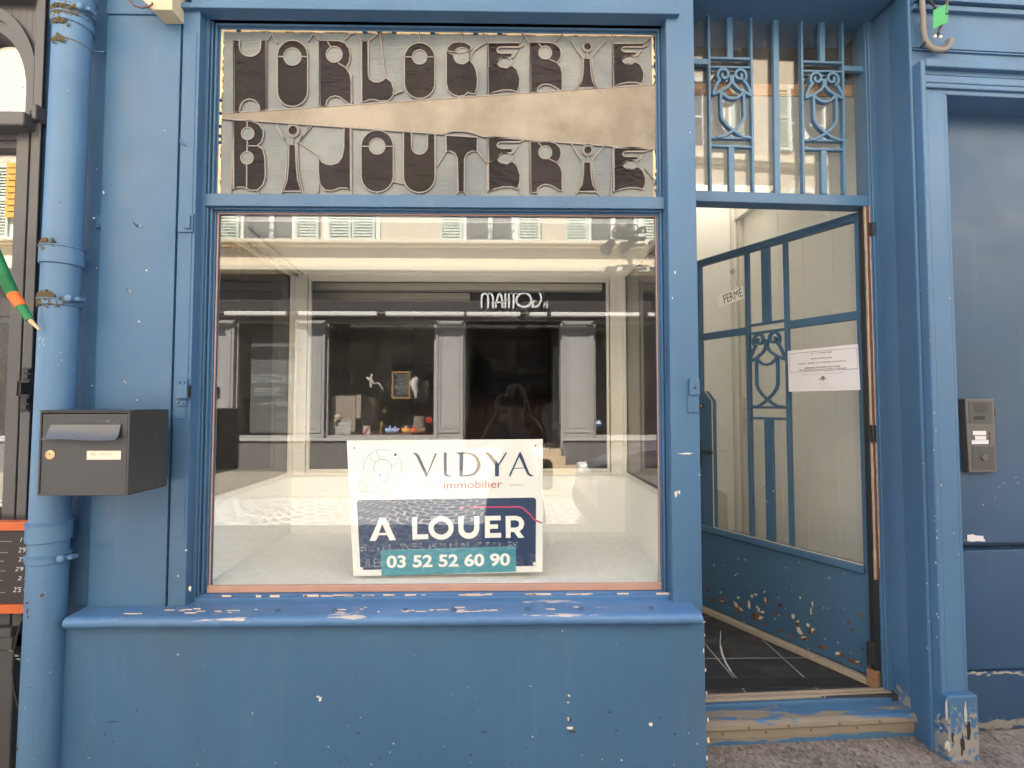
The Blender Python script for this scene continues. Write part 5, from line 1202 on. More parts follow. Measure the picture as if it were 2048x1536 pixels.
wx = [-12.4, -9.6, -7.1, QX(530), QX(700), QX(980), QX(1232), 5.62, 8.2, 10.9]
ww_, z0w, z1w = .50, zc_t+.03, 6.28
z0v, z1v = 7.25, 8.75
m = MB(); xs_ = sorted(wx)
def wall_row(za, zb, z_open0, z_open1):
    m.box(-15, 15, YO-.35, YO, za, z_open0); m.box(-15, 15, YO-.35, YO, z_open1, zb)
    prev = -15
    for x in (xs_ if z_open0 < 7 else [q for q in xs_ if q > -9]): m.box(prev, x-ww_, YO-.35, YO, z_open0, z_open1); prev = x+ww_
    m.box(prev, 15, YO-.35, YO, z_open0, z_open1)
wall_row(zc_t, 6.95, z0w, z1w); wall_row(6.951, ZT, z0v, z1v)
m.box(-15, 15, YO-7, YO-6.9, -.4, ZT); m.box(-15, -14.9, YO-6.9, YO-.35, -.4, ZT); m.box(14.9, 15, YO-6.9, YO-.35, -.4, ZT); m.box(-15, 15, YO-6.9, YO-.35, ZT-.05, ZT)
obj('wall', m, crm, bar)
m = MB(); m.box(-15, 15, YO, YO+.16, 6.90, 7.02); m.box(-15, 15, YO, YO+.10, 6.82, 6.90); m.box(-15, 15, YO, YO+.5, ZT-.25, ZT-.05)
m.box(-15, 15, YO, YO+.27, zc_t-.07, zc_t); m.box(-15, 15, YO, YO+.18, zc_t-.11, zc_t-.071)
m.box(-15, 15, YO, YO+.06, zc_b+.18, zc_t-.111); m.box(-15, 15, YO, YO+.30, zc_b+.10, zc_b+.179); m.box(-15, 15, YO, YO+.44, zc_b, zc_b+.099)
obj('cornice', m, plain('cornice_render', (.74, .65, .49, 1), .9, var=.04), bar, bevel=.01)
for wi, x in enumerate(xs_):
    for fl, (za, zb) in enumerate(((z0w, z1w), (z0v, z1v))):
        if fl and x < -9: continue
        closed = (abs(x-QX(700)) < .1 and fl == 0)
        m = MB(); m.box(x-ww_, x+ww_, YO-.22, YO-.2, za, zb); f_ = obj('window', m, curtain, bar)
        m = MB(); rect_frame(m, x-ww_+.05, x+ww_-.05, za+.05, zb-.05, .05, YO-.19, YO-.12); m.box(x-.05, x+.05, YO-.18, YO-.13, za+.05, zb-.05); m.box(x-ww_+.05, x-.051, YO-.17, YO-.14, za+.75, za+.79); m.box(x+.051, x+ww_-.05, YO-.17, YO-.14, za+.75, za+.79)
        rect_frame(m, x-ww_, x+ww_, za, zb, .09, YO+.0, YO+.03, parts='lrt')
        obj('window_frame', m, whp, f_)
        for s_ in (-1, 1):
            m = MB()
            xc2 = x + s_*(ww_/2 if closed else ww_*1.5+.07); hwid = ww_/2-.01; y_ = YO+.035
            m.box(xc2-hwid, xc2-hwid+.05, y_, y_+.035, za, zb); m.box(xc2+hwid-.05, xc2+hwid, y_, y_+.035, za, zb)
            for z_ in (za, (za+zb)/2, zb-.07): m.box(xc2-hwid+.05, xc2+hwid-.05, y_, y_+.033, z_, z_+.07)
            n = int((zb-za)/.062)
            for k in range(1, n):
                z_ = za+.04+k*.062
                if abs(z_-(za+zb)/2) < .05 or z_ > zb-.1: continue
                m.add([(xc2-hwid+.05, y_+.030, z_), (xc2+hwid-.05, y_+.030, z_), (xc2+hwid-.05, y_+.004, z_+.045), (xc2-hwid+.05, y_+.004, z_+.045)], [(0, 1, 2, 3)])
            obj('shutter', m, shut, f_)
        if not closed and fl == 0:
            m = MB(); m.box(x-ww_+.0, x+ww_, YO-.03, YO-.01, za+.40, za+.42); m.box(x-ww_, x+ww_, YO-.03, YO-.01, za+.06, za+.08)
            for k in range(9): xx = x-ww_+.08+k*.105; m.box(xx, xx+.012, YO-.028, YO-.012, za+.08, za+.40)
            for k in range(5): xx = x-ww_+.14+k*.18; m.tube([(xx+.06*math.cos(a_), YO-.02, za+.24+.07*math.sin(a_)) for a_ in [i*math.pi/6 for i in range(12)]], .008, seg=5, closed=True)
            obj('railing', m, plain('railing_iron', (.12, .14, .13, 1), .5), f_)
# ground floor: base, pilasters, shop windows, doorway
pil = [(QX(592), QX(650)), (QX(872), QX(926)), (QX(1125), QX(1187))]
xL, xLp = QX(470), QX(443)
zw0, zw1 = QZ(872), zf_b
m = MB(); m.box(-15, 15, YO-.2, YO+.03, zf_b, zc_b-.001); m.box(-15, 15, YO+.03, YO+.10, zc_b-.10, zc_b-.001); m.box(-15, 15, YO+.03, YO+.06, zf_b+.06, zf_b+.12)
obj('fascia', m, fasc, bar, bevel=.008)
dx0, dx1 = pil[1][1], pil[2][0]
m = MB()
m.box(-15, dx0, YO-.2, YO+.02, -.4, zpil-.06); m.box(dx1, 15, YO-.2, YO+.02, -.4, zpil-.06)
obj('base_wall', m, gryb, bar, bevel=.01)
m = MB(); m.box(-15, dx0, YO-.2, YO+.06, zpil-.0595, zpil); m.box(dx1, 15, YO-.2, YO+.06, zpil-.0595, zpil)
obj('base_ledge', m, plain('ledge_paint', (.42, .41, .39, 1), .7), bar, bevel=.01)
for (a, b2) in pil + [(QX(1385), QX(1440)), (xLp-.25, xL-.02), (-7.5, -6.9), (7.0, 7.6)]:
    m = MB(); y_ = YO+.03; w2 = b2-a
    m.box(a, b2, YO-.2, y_, zpil+.001, zf_b-.001); rect_frame(m, a+.10, b2-.10, zpil+.14, zf_b-.10, .03, y_, y_+.018); m.box(a, a+.04, y_, y_+.03, zpil+.001, zf_b-.001); m.box(b2-.04, b2, y_, y_+.03, zpil+.001, zf_b-.001)
    m.box(a+.15, b2-.15, y_, y_+.006, zpil+.2, zf_b-.16)
    obj('pilaster', m, gryp, bar, bevel=.006)
bays = [(-15, -7.5), (-6.9, xLp-.25), (xL-.02, pil[0][0]), (pil[0][1], pil[1][0]), (pil[2][1], QX(1385)), (QX(1440), 7.0), (7.6, 15)]
for k, (a, b2) in enumerate(bays):
    m = MB(); rect_frame(m, a+.05, b2-.05, zpil+.055, zf_b-.05, .049, YO-.10, YO-.02); f_ = obj('shop_window', m, gryp, bar)
    m = MB(); m.box(a+.05, b2-.05, YO-.07, YO-.064, zpil+.05, zf_b-.05); obj('pane', m, pane('bar_glass', .05, dirt=.03) if k == 0 else bpy.data.materials['bar_glass'], f_)
m = MB()                                                   # interior of the bar
m.box(-15, 15, YO-4.1, YO-4.0, 0, zc_b); m.box(-15, 15, YO-4.0, YO-.2, -.10, -.02+.4); m.box(-15, 15, YO-4.0, YO-.35, zc_b-.2, zc_b)
for x in (-6.9, -14.95, 14.9): m.box(x, x+.08, YO-4, YO-.2, 0, zc_b-.2)
obj('bar_room', m, drk, bar)
m = MB(); m.box(-6.8, 14.8, YO-3.99, YO-3.95, .4, 1.5); m.box(-2.3, dx1, YO-3.0, YO-2.4, .4, 1.25)
obj('wainscot', m, wain, bar)
m = MB(); m.box(dx0, dx1, YO-3.94, YO-3.90, 3.05, 3.15)
for (a, b2, c2, d2) in ((-3.2, -1.2, 1.7, 2.5), (-1.15, .1, 1.65, 2.1), (2.8, 4.6, 1.6, 2.6)): rect_frame(m, a, b2, c2, d2, .03, YO-3.94, YO-3.90)
obj('wall_frame', m, plain('frame_brown', (.22, .14, .07, 1), .6), bar)
m = MB(); m.box(xL+.15, pil[0][0]-.1, YO-.35, YO-.32, zpil+.1, zf_b-.15); obj('window_blind', m, plain('grey_blind', (.13, .135, .135, 1), .7), bar)
m = MB(); m.box(pil[0][1]+.06, pil[0][1]+.55, YO-.30, YO-.26, zpil+.12, zpil+.88); m.box(pil[0][1]+.56, pil[0][1]+.66, YO-.31, YO-.27, zpil+.4, zpil+.9)
obj('window_panel', m, plain('beige_screen', (.34, .29, .24, 1), .7), bar)
m = MB()                                                   # shelf inside the middle window
m.box(pil[0][1]+.05, pil[1][0]-.05, YO-.55, YO-.12, zpil+.03, zpil+.06); obj('window_shelf', m, wain, bar)
m = MB()                                                   # doorway steps
zs = zpil-.3
m.box(dx0+.02, dx1-.02, YO-.5, YO-.02, -.05, .385); m.box(dx0+.05, dx1+.03, YO-.02, YO+.25, -.05, .25); m.box(dx0+.05, dx1+.25, YO+.25, YO+.52, -.05, .10)
obj('doorstep', m, plain('stone_steps', (.50, .40, .27, 1), .85), bar, bevel=.012)
m = MB(); m.box(dx0-.001, dx0+.03, YO-.4, YO+.0, .39, zf_b-.002); m.box(dx1-.03, dx1+.001, YO-.4, YO+.0, .39, zf_b-.002); obj('door_jamb', m, gryp, bar)
# blind cassette with its sunlit front bar
aw = thing('awning', 'rolled up awning with long pale front bar across the bar opposite', 'awning', (0, YO+.2, zf_b+.1))
za_ = QZ(628, 870, .32)
m = MB()
for a, b2 in ((QX(462), QX(583)), (QX(606), QX(760)), (QX(777), QX(930)), (QX(935), QX(1040)), (QX(1058), QX(1092)), (QX(1100), QX(1272)), (QX(1290), 4.6), (4.7, 7.5), (-9, QX(440))): m.box(a, b2, YO+.24, YO+.34, za_-.035, za_+.045)
obj('front_bar', m, plain('awning_bar', (.72, .70, .66, 1), .5), aw, bevel=.01)
m = MB(); m.tube([(-9, YO+.22, za_+.02), (7.5, YO+.22, za_+.02)], .045, seg=12)
for x in (-4.6, -2.7, .3, 2.5, 5): m.box(x, x+.05, YO+.06, YO+.24, za_-.03, za_+.08)
obj('cassette', m, fasc, aw)
# name over the bar, drawn in thin deco strokes
bs = thing('bar_sign', 'white art deco lettering LE GOTHAM on the dark fascia opposite', 'sign', (QX(1030), YO+.1, QZ(605)))
KG = lambda u, v: (900+u/4.876, 520+v/4.876)
yl = YO+.10
m = MB()
def gs(pts, w_=18, closed=False): m.ribbon([Q(*KG(u, v), yl) for u, v in pts], w_/4.876*10.3/1000*1.0, yl, yl+.03, closed=closed)
gs([(308, 470), (308, 360), (320, 335), (342, 325), (362, 335), (372, 362), (372, 470)]); gs([(362, 335), (385, 325), (405, 335), (420, 365), (420, 470)])
gs([(448, 470), (448, 420), (470, 345), (482, 325), (500, 350), (512, 420), (512, 470)]); gs([(448, 415), (512, 415)], 14)
gs([(540, 322), (540, 470)]); gs([(575, 322), (575, 470)]); gs([(540, 395), (575, 395)], 12)
gs([(590, 325), (655, 325)], 14); gs([(620, 325), (620, 470)])
gs([(719+72*math.cos(2*math.pi*i/28), 392+68*math.sin(2*math.pi*i/28)) for i in range(28)], 20, True)
gs([(810, 295), (845, 298), (875, 325), (890, 365), (885, 410), (862, 445), (835, 458), (805, 460), (805, 402), (835, 402)], 17)
gs([(948, 405), (948, 468), (936, 468)], 9); gs([(912, 440), (930, 440), (930, 425), (918, 420), (912, 432)], 7); gs([(912, 440), (914, 460), (928, 466)], 7)
obj('lettering', m, plain('sign_enamel', (.78, .78, .78, 1), .5), bs)
# lettering on the left hand bar window
m = MB(); gl_ = plain('window_lettering_grey', (.32, .34, .34, 1), .8)
for s_, u0, u1, v0, v1 in (('BAR A COCKTAILS', 660, 1230, 180, 290), ('TINGENTE', 700, 1030, 355, 455), ('BIERE VINS', 790, 1120, 540, 585)):
    f_ = lambda u, v: (400+u/6.4, 720+v/6.4)
    text(m, s_, f_(u0, v0), f_(u1, v0), f_(u0, v1), YO-.058, mirror=True, proj=Q)
obj('window_lettering', m, gl_, bar)
# things in the middle bar window
def wt_(name, label, cat, px, py, dy=-.25, group=None): X, Z = Q(px, py, YO+dy); return thing(name, label, cat, (X, YO+dy, Z), group), X, Z, YO+dy
sx = 10.4/1000
t, X, Z, y_ = wt_('letter_board', 'white light box with rows of black letters in the bar window opposite', 'light box', 673, 869)
m = MB(); m.box(X-.29, X+.29, y_-.05, y_, Z, Z+.31); obj('case', m, plain('light_box', (.55, .54, .52, 1), .5), t)
m = MB()
for s_, v, a, b2 in (('BIENVENUE AU', 929, 140, 490), ('GOTHAM VENEZ', 995, 165, 515), ('BOIRE', 1050, 265, 390), ('DES COCKTAILS', 1105, 190, 440)): text(m, s_, (630+a/7.585, 720+(v-14)/7.585), (630+b2/7.585, 720+(v-14)/7.585), (630+a/7.585, 720+(v+14)/7.585), y_+.002, mirror=True, proj=Q)
obj('letters', m, ink, t)
t, X, Z, y_ = wt_('plush_toy', 'round cream plush toy sitting on the light box in the bar window', 'toy', 675, 841); m = MB(); m.blob((X, y_, Z+.06), .085, .07, .07); m.blob((X-.03, y_+.05, Z-.01), .03, .03, .03); obj('body', m, plain('cream_plush', (.6, .52, .38, 1), .9), t, smooth=True)
m = MB(); m.blob((X-.04, y_+.06, Z+.07), .012, .01, .014); m.blob((X+.03, y_+.06, Z+.07), .012, .01, .014); obj('eye', m, M['black'], t)
t, X, Z, y_ = wt_('hand_figure', 'gilt standing hand ornament on the sill of the bar window', 'ornament', 762, 869); m = MB(); m.tube([(X, y_, Z), (X, y_, Z+.12), (X+.01, y_, Z+.2), (X+.005, y_, Z+.28)], [.035, .028, .04, .012], seg=10)
for dx in (-.02, .015, .03): m.tube([(X+dx*.5, y_, Z+.18), (X+dx*1.5, y_, Z+.24+abs(dx)*.6)], [.012, .006], seg=6)
obj('hand', m, plain('gilt', (.42, .25, .09, 1), .4, .5), t, smooth=True)
t, X, Z, y_ = wt_('picture_card', 'small pale card with a red diagonal stripe on the bar window sill', 'card', 733, 869); m = MB(); m.box(X-.075, X+.075, y_-.01, y_, Z, Z+.18); obj('card', m, plain('card_pale', (.5, .45, .38, 1), .7), t)
m = MB(); m.prism([(X-.075, Z+.02), (X-.045, Z), (X+.075, Z+.15), (X+.075, Z+.18), (X+.05, Z+.18)], y_, y_+.004); obj('stripe', m, plain('card_red', (.40, .04, .03, 1), .7), t)
for k, (px, cl, nm, lb) in enumerate(((790, (.42, .36, .62, 1), 'plush_toy', 'lilac plush star leaning at the middle of the bar window sill'), (780, (.32, .48, .75, 1), 'plush_toy', 'pale blue soft toy lying left of the lilac star'), (812, (.80, .42, .07, 1), 'plush_toy', 'yellow spiky plush toy right of the lilac star'), (828, (.75, .16, .06, 1), 'plush_toy', 'orange red plush ball near the grey lamp shade'), (842, (.32, .2, .11, 1), 'shell', 'brown shell shape at the right end of the bar window sill'))):
    t, X, Z, y_ = wt_(nm, lb, 'toy' if nm == 'plush_toy' else 'shell', px, 866, -.22+.02*k, 'plush toys in the bar window' if nm == 'plush_toy' else None)
    m = MB(); m.blob((X, y_, Z+.05), .09 if k != 1 else .11, .06, .055, jit=.1)
    for a in range(5): m.blob((X+.08*math.cos(a*1.25+.3), y_, Z+.06+.06*math.sin(a*1.25+.3)), .028, .03, .03)
    obj('body', m, plain('plush_colour_%s' % 'abcde'[k], cl, .9), t, smooth=True)
t, X, Z, y_ = wt_('table_lamp', 'table lamp with grey conical shade behind the toys in the bar window', 'lamp', 838, 866, -.42); m = MB(); m.lathe([(.16, 0), (.10, .36), (.095, .36), (.15, 0)], (X, y_, Z), seg=24); obj('shade', m, plain('shade_cloth', (.24, .20, .17, 1), .9), t, smooth=True)
t, X, Z, y_ = wt_('red_flower', 'bright red artificial flower on a dark stem in the bar window', 'flower', 858, 866, -.16); m = MB()
for k in range(9): m.blob((X+.045*math.cos(k*.7)+.0, y_, Z+.27+.045*math.sin(k*.7)), .026, .03, .026)
obj('bloom', m, plain('red_petals', (.65, .02, .01, 1), .7), t, smooth=True); m = MB(); m.tube([(X-.02, y_, Z), (X-.01, y_, Z+.24)], .008, seg=6); m.box(X-.03, X+.01, y_-.03, y_+.01, Z, Z+.06); obj('stem', m, drk, t)
cb_ = plain('chalk_black', (.018, .018, .02, 1), .8)
t, X, Z, y_ = wt_('chalk_menu', 'wood framed chalk menu hanging in the bar window opposite', 'menu board', 801, 798, -.5); X0, Z1 = Q(784, 743, y_); X1, Z0 = Q(820, 797, y_); m = MB(); rect_frame(m, X0+.03, X1-.03, Z0+.03, Z1-.03, .03, y_-.02, y_+.01); obj('frame', m, plain('menu_frame', (.40, .25, .10, 1), .6), t)
m = MB(); m.box(X0+.03, X1-.03, y_-.018, y_-.01, Z0+.03, Z1-.03); obj('board', m, cb_, t)
m = MB(); rnd = random.Random(3)
for k in range(9): z_ = Z1-.08-k*.05; m.box(X0+.06+rnd.uniform(0, .12), X1-.05, y_-.009, y_-.006, z_, z_+.014)
obj('writing', m, gl_, t)
for k, (px, py, lb) in enumerate(((742, 760, 'left hanging white and pink cloth figure in the bar window'), (832, 782, 'white drooping cloth figure hanging right of the chalk menu'))):
    X, Z = Q(px, py, YO-.3); t = thing('cloth_figure', lb, 'decoration', (X, YO-.3, Z), 'cloth figures hanging in the bar window'); m = MB()
    if k: m.tube([(X, YO-.3, Z+.30), (X-.01, YO-.3, Z+.26), (X-.05, YO-.3, Z+.15), (X-.01, YO-.3, Z), (X+.0, YO-.3, Z-.14)], [.01, .07, .085, .06, .02], seg=10)
    else:
        m.tube([(X-.10, YO-.3, Z+.05), (X, YO-.3, Z+.0), (X+.06, YO-.3, Z-.08), (X+.16, YO-.3, Z-.06), (X+.26, YO-.3, Z-.2)], [.02, .04, .02, .018, .01], seg=8); m.tube([(X+.02, YO-.3, Z+.13), (X, YO-.3, Z+.02), (X+.0, YO-.3, Z-.16)], [.02, .035, .025], seg=8)
    obj('cloth', m, plain('white_cloth', (.62, .56, .54, 1), .9) if k == 0 else plain('pale_cloth', (.66, .64, .60, 1), .9), t, smooth=True)
for k, (px, py, lb) in enumerate(((744, 802, 'upper air plant hanging in the bar window'), (767, 823, 'lower brighter air plant hanging in the bar window'))):
    X, Z = Q(px, py, YO-.3); t = thing('air_plant', lb, 'plant', (X, YO-.3, Z), 'air plants in the bar window'); m = MB(); rnd = random.Random(k)
    for j in range(16):
        a = rnd.uniform(0, 6.28); e = rnd.uniform(.05, .12); m.tube([(X, YO-.3, Z), (X+e*math.cos(a)*.6, YO-.3+.03*math.sin(a*3), Z+e*math.sin(a)*.6+.01), (X+e*math.cos(a), YO-.3, Z+e*math.sin(a)-.01)], [.007, .006, .001], seg=5)
    obj('leaves', m, plain('air_plant_green', (.20, .24, .07, 1), .7), t)
# chairs stacked inside the bar door
chs = None
for k in range(7):
    X = Q(1088, 860, YO-.15)[0]+k*.045; y0_ = YO-.12-.02*k; zf = .39
    if chs is None:
        chs = thing('stacked_chair', 'front most black metal chair of the stack in the bar doorway', 'chair', (X, y0_, zf), 'black chairs stacked in the bar doorway')
        m = MB()
        for yy in (0, -.34):
            m.tube([(X+.12, y0_+yy, zf), (X+.06, y0_+yy, zf+.45), (X-.01, y0_+yy, zf+.62), (X+.02, y0_+yy, zf+.80), (X+.06, y0_+yy, zf+.92)], .012, seg=8)
        m.tube([(X+.06, y0_, zf+.92), (X+.06, y0_-.34, zf+.92)], .012, seg=8)
        obj('frame', m, plain('chair_steel', (.07, .07, .07, 1), .3, .6), chs, smooth=True)
        m = MB(); m.box(X+.05, X+.40, y0_-.34, y0_, zf+.44, zf+.46); obj('seat', m, M['black'], chs)
    else:
        c_ = dup(chs, label='black metal chair number %s back in the stack in the bar doorway' % ['two', 'three', 'four', 'five', 'six', 'seven'][k-1]); c_.location = (X, y0_, zf+.0+.012*k); c_['label'] = ['second black metal chair from the door side of the stack', 'third black metal chair from the door side of the stack', 'fourth black metal chair, middle of the doorway stack', 'third black metal chair from the inner end of the stack', 'second black metal chair from the inner end of the stack', 'innermost black metal chair of the doorway stack'][k-1]
# lettered badge on the right bar window
t, X, Z, y_ = wt_('window_badge', 'round blue and white badge stuck on the right bar window', 'sticker', 1197, 846, -.05); m = MB(); m.lathe([(.075, 0), (.075, .004)], (X, y_, Z), 'y', seg=24); m.v = [Vector((v.x, 2*y_-v.y, v.z)) for v in m.v]
obj('disc', m, plain('badge_blue', (.05, .10, .28, 1), .5), t); m = MB(); m.box(X-.05, X+.05, y_+.005, y_+.008, Z-.015, Z+.015); m.prism([(X-.03, Z+.02), (X+.03, Z+.02), (X, Z+.06)], y_+.005, y_+.008); obj('mark', m, wt, t)
# ------------------------------------------------------------------ yellow awning up the street, mirrored in the left shop
t = thing('shop_blind', 'yellow and orange slatted blind on a house far up the street', 'blind', (-9.6, YO, 6.3)); m = MB()
for k in range(9): m.box(-10.2, -9.1, YO+.08, YO+.12, 5.15+k*.13, 5.25+k*.13)
obj('slats', m, plain('yellow_blind', (.75, .38, .05, 1), .6), t)
# ------------------------------------------------------------------ parked car behind the photographer
car = thing('parked_car', 'silver grey parked car standing on the cobbles behind the photographer', 'car', (2.9, -3.4, -.09))
cx0, cy0, cy1, zg_ = .86, -4.2, -2.55, -.085
prof = [(0, .32, .02), (0.02, .62, .06), (.14, .74, .03), (.55, .90, .01), (1.02, 1.0, .0), (1.55, 1.36, -.14), (1.85, 1.45, -.17), (3.0, 1.46, -.17), (3.6, 1.30, -.12), (3.95, .98, -.02), (4.1, .85, .02), (4.12, .35, .04)]
m = MB(); rings = []; vs = []
for (x, zt2, ins) in prof:
    for s_ in (0, 1):
        yy = cy1 if s_ else cy0; sg_ = -1 if s_ else 1
        zbelt = min(zt2-.02, .86); endi = .10 if x < .1 or x > 4.05 else (.03 if x < .3 else 0)
        cols = [(yy+sg_*(.05+endi), .20), (yy+sg_*(.0+endi), .34 if zt2 > .4 else .26), (yy+sg_*(.0+endi), zbelt*.75), (yy+sg_*(.05+endi), zbelt), (yy+sg_*(.08-min(ins, 0)+endi), zt2-.04), (yy+sg_*(.22-min(ins, 0)+endi), zt2)]
        if s_: cols = cols[::-1]
        vs += [(cx0+x, c0_, zg_+z_) for c0_, z_ in cols]
nr = 12; fs = []
for i in range(len(prof)-1):
    for j in range(nr): fs.append((i*nr+j, (i+1)*nr+j, (i+1)*nr+(j+1) % nr, i*nr+(j+1) % nr))
fs += [tuple(range(nr)), tuple(range(len(prof)*nr-1, (len(prof)-1)*nr-1, -1))]
m.add(vs, fs); cbd = obj('body', m, plain('car_paint', (.30, .29, .33, 1), .28, .5, var=.02, bump=0), car, smooth=True)
gm_ = plain('car_glass', (.02, .02, .025, 1), .05, 0, .8, bump=0)
m = MB()
def cpn(pts): m.add([(cx0+x, y, zg_+z) for x, y, z in pts], [tuple(range(len(pts)))])
yi = .16
cpn([(1.06, cy0+.14, 1.03), (1.06, cy1-.14, 1.03), (1.54, cy1-.24, 1.375), (1.54, cy0+.24, 1.375)])
for yy, sg_ in ((cy1, -1), (cy0, 1)): cpn([(1.18, yy+sg_*.045, .93), (1.62, yy+sg_*.19, 1.34), (2.9, yy+sg_*.21, 1.40), (3.5, yy+sg_*.14, 1.22), (3.7, yy+sg_*.045, .95)])
obj('window', m, gm_, car)
for x in (.78, 3.35):
    for yy in (cy0+.10, cy1-.10):
        m = MB(); m.tube([(cx0+x, yy-.1, zg_+.31), (cx0+x, yy+.1, zg_+.31)], .31, seg=24); w_o = obj('wheel', m, plain('tyre', (.02, .02, .02, 1), .8) if not bpy.data.materials.get('tyre') else bpy.data.materials['tyre'], car, bevel=.02)
        m = MB(); m.tube([(cx0+x, yy-.105, zg_+.31), (cx0+x, yy+.105, zg_+.31)], .19, seg=18); obj('rim', m, gryp, w_o, bevel=.01)
for yy in (cy0+.14, cy1-.42):
    m = MB(); m.box(cx0+.02, cx0+.30, yy, yy+.28, zg_+.60, zg_+.72); obj('headlight', m, wt, car, bevel=.03)
m = MB(); m.box(cx0-.03, cx0+.12, cy0+.12, cy1-.12, zg_+.24, zg_+.44); obj('bumper', m, M['black'], car, bevel=.04)

# ------------------------------------------------------------------ lamps on brackets across the street, mirrored at the pane's top right corner
sm = plain('spot_metal', (.006, .005, .004, 1), .8, 0, .1)
YSP = YO+.75
def qv(px, py, dy=0): X, Z = Q(px, py, YSP+dy); return Vector((X, YSP+dy, Z))
t = thing('lamp_bracket', 'dark iron bracket with tangled cables on the house across the street', 'bracket', tuple(qv(1260, 478)))
m = MB(); m.tube([qv(1228, 470), qv(1262, 478), qv(1290, 477)], .045, seg=8); m.tube([qv(1236, 494), qv(1290, 488)], .02, seg=6); m.tube([qv(1244, 466), qv(1266, 437)], .035, seg=6); m.tube([qv(1256, 452), qv(1264, 443), qv(1255, 463)], .025, seg=6)
m.tube([qv(1290, 466), qv(1290, 456), qv(1276, 457)], .03, seg=6); v = qv(1270, 480); m.tube([v, Vector((v.x, YO, v.z+.05))], .05, seg=8)
m.prism([Q(a, b, YSP) for a, b in ((1241, 484), (1268, 482), (1254, 503), (1243, 512))], YSP-.02, YSP+.02)
obj('arm', m, sm, t)
m = MB(); rnd = random.Random(14)
for k in range(6): m.tube([qv(1226+i*8+rnd.uniform(-3, 3), 466+rnd.uniform(-10, 12)) for i in range(8)], .016, seg=5)
obj('cable_tangle', m, plain('teal_black_cable', (.015, .035, .035, 1), .5), t, smooth=True)
def spot(px, py, dx, dz, lb, k=4.6):
    c_ = qv(px, py); t = thing('spotlight', lb, 'spotlight', tuple(c_), 'spotlights across the street')
    ax = Vector((dx, .5, dz)).normalized(); m = MB()
    m.tube([c_-ax*.035*k, c_-ax*.030*k, c_, c_+ax*.028*k, c_+ax*.030*k], [.010*k, .017*k, .019*k, .027*k, .027*k], seg=16); obj('housing', m, sm, t, smooth=True)
    m = MB(); m.tube([c_+ax*.0301*k, c_+ax*.0325*k], [.019*k, .015*k], seg=16); obj('lamp_face', m, plain('lamp_glass', (.2, .16, .12, 1), .2), t)
spot(1218, 492, -.6, -.75, 'brown spotlight across the street aimed down left, lowest of the group')
spot(1242, 463, .2, .8, 'dark round spotlight amid the cable tangle across the street', 3.8)
spot(1305, 494, .05, -1, 'spotlight across the street at the edge of the mirrored view, pointing straight down', 4)
# ------------------------------------------------------------------ the photographer
per = thing('person', 'person in grey sleeveless top and long dark skirt holding up a phone in both hands', 'person', (.10, -2.22, -.085))
skin_m = plain('skin', (.36, .19, .12, 1), .5, var=.05, bump=.02); hair_m = plain('dark_hair', (.025, .017, .012, 1), .55, bump=.4, bs=120)
def skinned(name, nodes, edges, mat_, parent, sub=2, root=0):
    off = rootloc(parent); me = bpy.data.meshes.new(name)
    me.from_pydata([tuple(Vector(n_[0])-off) for n_ in nodes], edges, [])
    o = bpy.data.objects.new(name, me); SC.collection.objects.link(o); o.parent = parent
    sm_ = o.modifiers.new('skin', 'SKIN'); sm_.use_smooth_shade = True
    for i, n_ in enumerate(nodes):
        v = me.skin_vertices[0].data[i]; r = n_[1]; v.radius = (r, r) if not isinstance(r, tuple) else r; v.use_root = (i == root)
    s_ = o.modifiers.new('subdivision', 'SUBSURF'); s_.levels = sub; s_.render_levels = sub
    me.materials.append(mat_); return o
CXP = .10
N = [((CXP, -2.25, .80), (.13, .10)), ((CXP, -2.26, .96), (.115, .085)), ((CXP, -2.25, 1.10), (.13, .09)), ((CXP, -2.235, 1.205), (.075, .06)), ((CXP, -2.22, 1.26), .047), ((CXP, -2.195, 1.315), (.055, .065)), ((CXP, -2.185, 1.375), (.072, .085)), ((CXP, -2.195, 1.44), (.062, .072))]
E = [(0, 1), (1, 2), (2, 3), (3, 4), (4, 5), (5, 6), (6, 7)]
def chain(start, pts):
    a = start
    for p_, r in pts: N.append((p_, r)); E.append((a, len(N)-1)); a = len(N)-1
    return a
